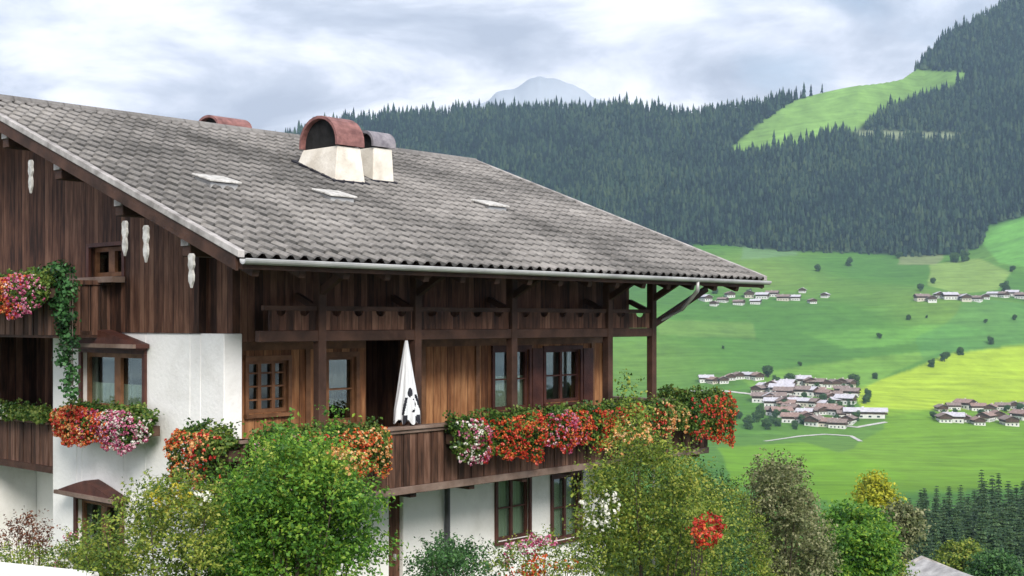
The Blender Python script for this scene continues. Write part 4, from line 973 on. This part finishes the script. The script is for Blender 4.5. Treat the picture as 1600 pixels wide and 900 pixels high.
# far left low plants
cl = fill([(-30, 895), (-30, 865), (60, 860), (130, 850), (130, 895)], 16.5, 22, 12, 20, 14); b = at(50, 890, 16.5)
plant('low_hedge', 'low green hedge above the pale garden wall in the lower left corner', 'hedge', (b.x, 16.5, gz(b.x, 16.5)), cl, olive_m, 90, 0.06, trunk=False)
cl = fill([(8, 855), (20, 820), (50, 805), (78, 820), (76, 860)], 17.5, 14, 9, 16, 15); b = at(45, 860, 17.5)
plant('rust_shrub', 'small rust brown shrub at the left edge below the loggia', 'shrub', (b.x, 17.5, gz(b.x, 17.5)), cl, rust_m, 90, 0.06)
cl = fill([(82, 905), (86, 830), (120, 835), (130, 870), (125, 905)], 15.8, 12, 8, 13, 16); b = at(105, 890, 15.8)
plant('white_flowering_shrub', 'thin shrub dotted with white flowers at the corner of the white gable wall', 'shrub', (b.x, 15.8, gz(b.x, 15.8)), cl, olive_m, 60, 0.05, flowers=[('white', cl, 90, 0.05), ('pink', cl[:4], 20, 0.05)])
# B3
cl = fill([(615, 905), (640, 880), (690, 850), (735, 858), (765, 905)], 15.5, 22, 14, 24, 17); b = at(690, 900, 15.5)
plant('garden_shrub', 'low dark green shrub below the white wall with the dark pipe', 'shrub', (b.x, 15.5, gz(b.x, 15.5)), cl, dark_leaf, 110, 0.07)
# B4 marigold and pink flowers
cl = fill([(760, 905), (780, 868), (830, 850), (880, 840), (930, 850), (930, 905)], 16.0, 24, 13, 22, 18); b = at(850, 900, 16)
plant('flowering_shrub', 'orange and pink flowering bushes under the two ground floor windows', 'shrub', (b.x, 16.0, gz(b.x, 16.0)), cl, olive_m, 90, 0.06, flowers=[('orange', fill([(770, 905), (830, 865), (910, 865), (900, 905)], 15.6, 9, 10, 18, 19, 0.3), 110, 0.05), ('pink', fill([(780, 850), (850, 838), (880, 850), (790, 872)], 15.7, 6, 7, 13, 20, 0.3), 60, 0.05)])
# B5 right shrubs
Y5 = 17.5
cl = fill([(915, 905), (915, 810), (932, 755), (950, 705), (968, 672), (1008, 672), (1035, 712), (1080, 742), (1120, 785), (1140, 830), (1145, 905)], Y5, 78, 18, 34, 22, 1.2)
cl += [pc(984, 602, Y5, 10, 15), pc(978, 622, Y5, 15), pc(994, 638, Y5, 18), pc(975, 645, Y5, 18), pc(985, 660, Y5, 24), pc(1004, 672, Y5, 24), pc(958, 680, Y5, 22), pc(940, 700, Y5, 16)]
b = at(1020, 900, Y5)
plant('garden_shrub', 'large yellow green shrub with white blooms before the far end of the balcony', 'shrub', (b.x, Y5, gz(b.x, Y5)), cl, olive_m, 85, 0.08, flowers=[('white', fill([(905, 760), (960, 770), (970, 830), (910, 830)], Y5-1.2, 10, 8, 14, 23, 0.3), 60, 0.055), ('peach', fill([(930, 680), (1000, 650), (1040, 700), (960, 720)], Y5-1.2, 8, 8, 14, 24, 0.3), 50, 0.05)])
cl = fill([(1075, 805), (1125, 805), (1135, 850), (1085, 862)], 15.8, 9, 9, 16, 25, 0.3); b = at(1100, 850, 15.8); cl += [pc(1080+12*k, 868+12*(k % 3), 15.5, 17) for k in range(6)]
plant('red_flowering_shrub', 'bush with one round cluster of red blooms right of the large yellow green shrub', 'shrub', (b.x, 15.8, gz(b.x, 15.8)), cl, olive_m, 60, 0.06, flowers=[('red', [pc(1103, 832, 15.3, 24, 22), pc(1112, 820, 15.3, 18, 16)], 190, 0.05), ('orange', [pc(1100, 836, 15.25, 22, 20)], 50, 0.05)])
cl = fill([(1030, 905), (1050, 760), (1080, 735), (1120, 750), (1150, 800), (1160, 905)], 20, 40, 16, 28, 26, 1.0); b = at(1090, 900, 20)
plant('garden_shrub', 'blue green bush behind the cluster of red blooms', 'shrub', (b.x, 20, gz(b.x, 20)), cl, dark_leaf, 80, 0.08)
cl = fill([(1085, 905), (1095, 790), (1120, 762), (1150, 775), (1185, 830), (1200, 905)], 24, 36, 16, 26, 61, 1.0); b = at(1140, 900, 24)
plant('garden_shrub', 'olive bush filling the corner between the red blooms and the grey olive tree', 'shrub', (b.x, 24, gz(b.x, 24)), cl, olive_m, 80, 0.08)
# B6 grey-olive tree
Y6 = 34
cl = fill([(1150, 905), (1150, 850), (1165, 800), (1180, 765), (1200, 732), (1222, 722), (1245, 750), (1265, 790), (1284, 840), (1286, 905)], Y6, 115, 12, 25, 31, 2.0)
b = at(1215, 900, Y6); plant('broadleaf_tree', 'grey olive tree with a rounded point, right of the garden shrubs', 'tree', (b.x, Y6, gz(b.x, Y6)), cl, grey_m, 60, 0.11, tr=0.2)
# B7
Y7 = 55
cl = fill([(1290, 905), (1295, 840), (1315, 812), (1345, 802), (1368, 825), (1380, 860), (1380, 905)], Y7, 55, 13, 24, 33, 3.0)
b = at(1330, 900, Y7); plant('broadleaf_tree', 'fresh green tree between the grey olive tree and the spruces', 'tree', (b.x, Y7, gz(b.x, Y7)), cl, green_m, 70, 0.22, tr=0.25)
Y8 = 120; cl = fill([(1345, 800), (1348, 770), (1365, 755), (1382, 770), (1388, 800)], Y8, 16, 7, 12, 34, 2.0); b = at(1366, 860, Y8)
plant('yellow_tree', 'small bright yellow tree at the left end of the spruce row', 'tree', (b.x, Y8, gz(b.x, Y8)), cl, yel_m, 60, 0.4, tr=0.2)
cl = fill([(1375, 880), (1375, 820), (1395, 800), (1420, 815), (1425, 880)], 80, 20, 9, 15, 35, 2.0); b = at(1400, 880, 80)
plant('broadleaf_tree', 'dull purple grey tree just left of the grey roof below the spruces', 'tree', (b.x, 80, gz(b.x, 80)), cl, grey_m, 60, 0.3, tr=0.2)
for k_, (poly, Y, m_, lab) in enumerate([([(1530, 905), (1535, 885), (1550, 875), (1575, 880), (1585, 905)], 95, dark_leaf, 'dark round tree right of the grey roof'), ([(1470, 900), (1480, 872), (1510, 862), (1522, 890)], 100, olive_m, 'small olive tree touching the right slope of the grey roof'), ([(1320, 905), (1340, 870), (1390, 860), (1400, 905)], 70, olive_m, 'olive bush left of the grey roof at the lower edge')]):
    cl = fill(poly, Y, 18, 8, 15, 40+k_, 2.0); b = at(sum(p[0] for p in poly)/len(poly), 880, Y)
    plant('broadleaf_tree', lab, 'tree', (b.x, Y, gz(b.x, Y)), cl, m_, 60, 0.003*Y+0.05, tr=0.15)

# pale garden wall in the lower left corner
a, b = at(-60, 884, 13.6), at(120, 903, 13.0)
mb = MB(); d = (b-a); d.z = 0; d.normalize(); n = Vector((-d.y, d.x, 0)); th_ = 0.35
A = [a, b, b+n*th_, a+n*th_]; bm = mb.bm
lo = [bm.verts.new((p.x, p.y, -6.5)) for p in A]; hi = [bm.verts.new((p.x, p.y, p.z)) for p in A]
bm.faces.new(hi); bm.faces.new(lo[::-1])
for i in range(4): j = (i+1) % 4; bm.faces.new((lo[i], lo[j], hi[j], hi[i]))
gw = mb.build('garden_wall', plaster, None, bevel=0.02); tag(gw, 'pale garden wall top cutting across the lower left corner', 'wall')

# ------------------------------------------------------------------ neighbouring roof at the lower edge
Yn = 75; pk_ = at(1441, 873, Yn)
nb = thing('neighbour_house', 'grey tiled roof of a lower house peeping up at the bottom edge, right of centre', 'house', (pk_.x, Yn, pk_.z-7), R(12))
mb = MB(); mb.prism([(-4.2, -0.5), (4.2, -0.5), (4.2, 5.0), (0, 6.75), (-4.2, 5.0)], 1, -11, -1.2); mb.build('wall', plaster, nb)
mb = MB()
for s in (-1, 1): mb.prism([(0, 6.86), (s*5.4, 4.62), (s*5.4, 4.8), (0, 7.04)], 1, -12.2, 0)
rr = mb.build('roof', surf('pale_roof', (0.28, 0.27, 0.27), (0.50, 0.49, 0.48), 1.5, 0.85, 0.5, 5), nb)
mb = MB()
for s in (-1, 1): mb.prism([(0, 7.045), (s*5.5, 4.80), (s*5.5, 4.92), (0, 7.17)], 1, -0.1, 0.1)
mb.build('bargeboard', barge_m, rr)
mb = MB(); mb.box((-0.9, -11.03, 2.6), (0.9, -11.004, 4.0)); wn_ = mb.build('window', redframe_m, nb)
mb = MB(); mb.box((-0.8, -11.05, 2.7), (-0.04, -11.033, 3.9)); mb.box((0.04, -11.05, 2.7), (0.8, -11.033, 3.9)); mb.build('pane', glass_m, wn_)

# ------------------------------------------------------------------ village houses
vw = [surf('village_white', (0.62, 0.61, 0.58), (0.80, 0.79, 0.76), 0.4, 0.9, 0), surf('village_cream', (0.52, 0.47, 0.38), (0.66, 0.61, 0.52), 0.4, 0.9, 0)]
vroof = [surf('village_roof_brown', (0.17, 0.12, 0.105), (0.32, 0.25, 0.22), 0.6, 0.85, 0), surf('village_roof_red', (0.22, 0.14, 0.115), (0.38, 0.26, 0.22), 0.6, 0.85, 0), surf('village_roof_grey', (0.42, 0.40, 0.44), (0.62, 0.60, 0.64), 0.6, 0.85, 0)]
vwood = surf('village_wood', (0.05, 0.03, 0.02), (0.13, 0.08, 0.05), 0.8, 0.85, 0)
vglass = surf('village_window', (0.02, 0.025, 0.03), (0.05, 0.06, 0.07), 1, 0.2, 0)
HN = {}
def village_house(wi, ri):
    t = thing('village_house', 'x', 'house'); W_, L_, E_, Rg = 5.5, 7.5, 5.6, 8.0
    mb = MB(); mb.box((-W_, -L_, -2), (W_, L_, 3.0)); mb.build('wall', vw[wi], t)
    mb = MB(); mb.prism([(-W_-0.05, 3.003), (W_+0.05, 3.003), (W_+0.05, E_), (0, Rg-0.3), (-W_-0.05, E_)], 1, -L_-0.05, L_+0.05); mb.build('upper_wall', vwood, t)
    mb = MB()
    for s in (-1, 1): mb.prism([(0, Rg), (s*(W_+1.5), E_-0.6), (s*(W_+1.5), E_-0.3), (0, Rg+0.3)], 1, -L_-1.3, L_+1.3)
    rf = mb.build('roof', vroof[ri], t)
    mb = MB(); mb.box((1.2, 0.5, 6.6), (2.1, 1.4, 8.9)); mb.build('chimney', vw[0], rf)
    for k in (-3.3, 0, 3.3):
        mb = MB(); mb.box((k-0.55, -L_-0.12, 0.6), (k+0.55, -L_-0.02, 2.0)); mb.build('window', vglass, t)
    for k in (-5, -1.7, 1.7, 5):
        for s in (-1, 1):
            mb = MB(); mb.box((s*(W_+0.02), k-0.55, 0.6), (s*(W_+0.12), k+0.55, 2.0)); mb.build('window', vglass, t)
    mb = MB(); mb.box((-W_+0.2, -L_-1.1, 3.0), (W_-0.2, -L_-0.06, 3.9)); mb.build('balcony', vwood, t)
    return t
vp = {}
COLN = {0: 'brown', 1: 'reddish', 2: 'grey'}
def put_house(px, py, s, rot, wi, ri, label, group, stretch=1.0):
    key = (wi, ri)
    if key not in vp: vp[key] = village_house(wi, ri); o = vp[key]
    else: o = copy_tree(vp[key])
    g_ = ground_at(px, py); o.location = (g_.x, g_.y, g_.z-0.5); o.rotation_euler = (0, 0, rot); o.scale = (s, s*stretch, s); tag(o, label, 'house', group)
    return o
r_ = np.random.default_rng(77)
def house_row(x0, x1, y0, y1, n_, where, group, cols=(0, 0, 1, 2), smin=0.85, smax=1.25):
    for i in range(n_):
        px = x0+(x1-x0)*(i+0.5)/n_+r_.uniform(-2.5, 2.5); py = r_.uniform(y0, y1)
        wi = 0 if r_.random() < 0.75 else 1; ri = int(r_.choice(cols))
        put_house(px, py+r_.normal(0, 3.0), r_.uniform(smin, smax), r_.choice([0.0, 1.4, -0.5, 0.6, 1.0])+r_.uniform(-0.25, 0.25), wi, ri, f'{COLN[ri]} roofed {["white", "cream"][wi]} house, {ordinal(i, n_)} in {where}', group)
LV = 'houses of the lower village'
house_row(1095, 1190, 590, 598, 7, 'the top left village row', LV)
house_row(1180, 1238, 604, 612, 5, 'the row below the tall trees', LV)
house_row(1185, 1245, 620, 630, 5, 'the left village group', LV)
house_row(1245, 1332, 598, 606, 7, 'the top right village row', LV, (0, 2, 2))
house_row(1245, 1335, 614, 621, 7, 'the second right village row', LV)
house_row(1200, 1325, 631, 637, 10, 'the middle village row', LV, (0, 1, 2, 2))
house_row(1205, 1325, 645, 651, 10, 'the lower middle village row', LV, (0, 1, 2))
house_row(1230, 1330, 659, 664, 8, 'the front village row', LV, (0, 1, 1))
put_house(1352, 652, 1.2, 1.35, 0, 2, 'long pale grey roofed hall at the right end of the lower village', 'halls of the lower village', 2.0)
put_house(1222, 614, 1.3, 1.2, 0, 2, 'broad grey roofed house below the tall trees of the lower village', 'halls of the lower village', 1.2)
house_row(1098, 1200, 466, 474, 8, 'the hamlet under the eave tip', 'houses of the hamlet under the eave tip', (0, 2))
house_row(1200, 1295, 465, 474, 6, 'the upper hamlet\'s right group', 'houses of the hamlet under the eave tip', (0, 2))
house_row(1435, 1530, 464, 472, 7, 'the hamlet below the oval field', 'houses of the hamlet below the oval field', (0, 2))
house_row(1530, 1620, 458, 472, 6, 'the far right hamlet', 'houses of the hamlet below the oval field', (0, 2))
house_row(1460, 1615, 637, 643, 8, 'the right edge back row', 'houses of the cluster at the right edge', (0, 1, 0))
house_row(1465, 1620, 654, 661, 9, 'the right edge front row', 'houses of the cluster at the right edge', (0, 1, 2))

# ------------------------------------------------------------------ field trees
fmat = leafmat('field_tree_leaves', [(0.03, 0.08, 0.025), (0.07, 0.16, 0.04), (0.14, 0.25, 0.055)], 0.3, clump=0.3)
def field_tree(seed):
    t = thing('field_tree', 'x', 'tree'); r_ = np.random.default_rng(seed)
    cl = [(r_.uniform(-2.6, 2.6), r_.uniform(-2.6, 2.6), r_.uniform(1.2, 8.5), r_.uniform(1.4, 2.6), r_.uniform(1.4, 2.6), r_.uniform(1.3, 2.2)) for _ in range(16)]
    P, Q = clump_points(cl, 16, 0.7); v, f = leaves(P, Q, 0.55, 0.7, 0.8); np_mesh('crown', v, f, fmat, t)
    mb = MB(); mb.tube([(0, 0, -0.5), (0.1, 0, 3), (0.2, 0.1, 7)], [0.4, 0.3, 0.12], 7); mb.build('trunk', bark_m, t); return t
ft = [field_tree(s) for s in (1, 2, 3)]
cnt = [0]
def put_tree(px, py, s, label, group):
    i = cnt[0]; cnt[0] += 1; o = ft[i] if i < 3 else copy_tree(ft[i % 3]); g_ = ground_at(px, py)
    o.location = g_; o.scale = (s, s, s); o.rotation_euler = (0, 0, i*1.3); tag(o, label, 'tree', group)
for px, py, s, lab in [(1200, 590, 1.5, 'tall tree rising above the lower village'), (1234, 602, 1.45, 'broad dark tree right of the tall village tree'), (1212, 604, 1.2, 'dark tree at the foot of the tall village tree'), (1335, 604, 1.5, 'dark tree at the corner of the yellow meadow'), (1368, 592, 0.8, 'small tree on the upper edge of the yellow meadow'), (1455, 574, 1.0, 'leftmost tree of the line above the yellow meadow'), (1476, 565, 1.3, 'bushy tree second in the line above the yellow meadow'), (1500, 555, 1.1, 'third tree in the line above the yellow meadow'), (1548, 538, 1.0, 'right tree in the line above the yellow meadow'), (1374, 529, 0.8, 'lone small tree in the middle of the green meadow'),
        (1278, 424, 1.3, 'dark leaning tree on the upper meadow'), (1327, 416, 1.5, 'round tree near the foot of the forest'), (1438, 455, 1.2, 'dark tree at the left end of the right hamlet'), (1458, 443, 1.0, 'tree behind the left end of the right hamlet'), (1570, 458, 1.7, 'upright tree inside the right hamlet'), (1582, 425, 1.1, 'lone round bush right of the oval field'), (1490, 410, 1.9, 'left of two dark trees at the foot of the forest'), (1508, 408, 1.9, 'right of two dark trees at the foot of the forest'), (1470, 380, 1.6, 'dark tree before the forest edge above the oval field'), (1118, 459, 1.1, 'tree at the left of the hamlet under the eave tip'), (1170, 462, 1.0, 'tree in the middle of the hamlet under the eave tip'), (1405, 404, 1.3, 'dark bush on the brown strip below the forest')]:
    put_tree(px, py, s, lab, 'single trees on the meadows')
r_ = np.random.default_rng(5)
for i in range(12): put_tree(1140+i*8+r_.uniform(-3, 3), 664+r_.uniform(-9, 9)-i*0.5, r_.uniform(0.8, 1.3), f'bushy tree, {ordinal(i, 12)} in the grove left of the village', 'trees of the grove left of the lower village')
xs_ = sorted(r_.uniform(1185, 1365, 38))
for i, px in enumerate(xs_): put_tree(px, r_.uniform(606, 672), r_.uniform(0.55, 1.0), f'small tree among lower village houses, {ordinal(i, 38)}', 'garden trees of the lower village')
for i in range(8): put_tree(1458+i*19+r_.uniform(-5, 5), r_.uniform(638, 660), r_.uniform(0.6, 0.9), f'small tree among the right edge houses, {ordinal(i, 8)}', 'garden trees of the right cluster')

for i, (px, py) in enumerate([(1130, 545), (1250, 572), (1420, 500), (1448, 497), (1540, 505), (1585, 500)]):
    put_tree(px, py, 0.4+0.2*((i*7) % 3), f'small hedge bush on the green meadow, {ordinal(i, 6)}', 'hedge bushes on the meadows')
# pale village road in front of the houses
def road(pts, wd, label):
    V = []; 
    for px, py in pts:
        g_ = ground_at(px, py); V.append(g_)
    L = []; 
    for i, p in enumerate(V):
        d = (V[min(i+1, len(V)-1)]-V[max(i-1, 0)]); d.z = 0; d.normalize(); n = Vector((-d.y, d.x, 0))
        for s in (-1, 1):
            q = p+n*s*wd/2; q.z = float(terrain_z(np.array([q.x/q.y*F+CX]), np.array([q.y]))[0])+0.35; L.append(q)
    n_ = len(V); f = np.array([(2*i, 2*i+1, 2*i+3, 2*i+2) for i in range(n_-1)])
    o = np_mesh('road', np.array([tuple(v) for v in L]), f, road_m); tag(o, label, None, None, 'structure')
road_m = surf('gravel_road', (0.42, 0.41, 0.38), (0.58, 0.57, 0.53), 0.2, 0.95, 0)
def dens(pts, k=8):
    o_ = []
    for (a, b) in zip(pts, pts[1:]):
        for i in range(k): o_.append((a[0]+(b[0]-a[0])*i/k, a[1]+(b[1]-a[1])*i/k))
    return o_+[pts[-1]]
road(dens([(1195, 690), (1250, 682), (1290, 679), (1330, 682), (1345, 690)]), 4, 'pale lane along the front of the lower village')
road(dens([(1060, 612), (1120, 610), (1190, 618), (1230, 640), (1280, 662), (1340, 668), (1385, 660)]), 5, 'pale street through the lower village')

# ------------------------------------------------------------------ haze
hz, t, o = new_mat('haze')
pv = N(t, 'ShaderNodeVolumePrincipled'); pv.inputs['Color'].default_value = (0.52, 0.76, 1.0, 1); pv.inputs['Density'].default_value = 0.000075; pv.inputs['Anisotropy'].default_value = 0.0
t.links.new(pv.outputs[0], o.inputs['Volume'])
mb = MB(); mb.box((-6500, -150, -700), (8500, 5600, 1350)); ho = mb.build('haze', hz); tag(ho, 'thin blue mountain haze filling the valley', 'haze', None, 'stuff')
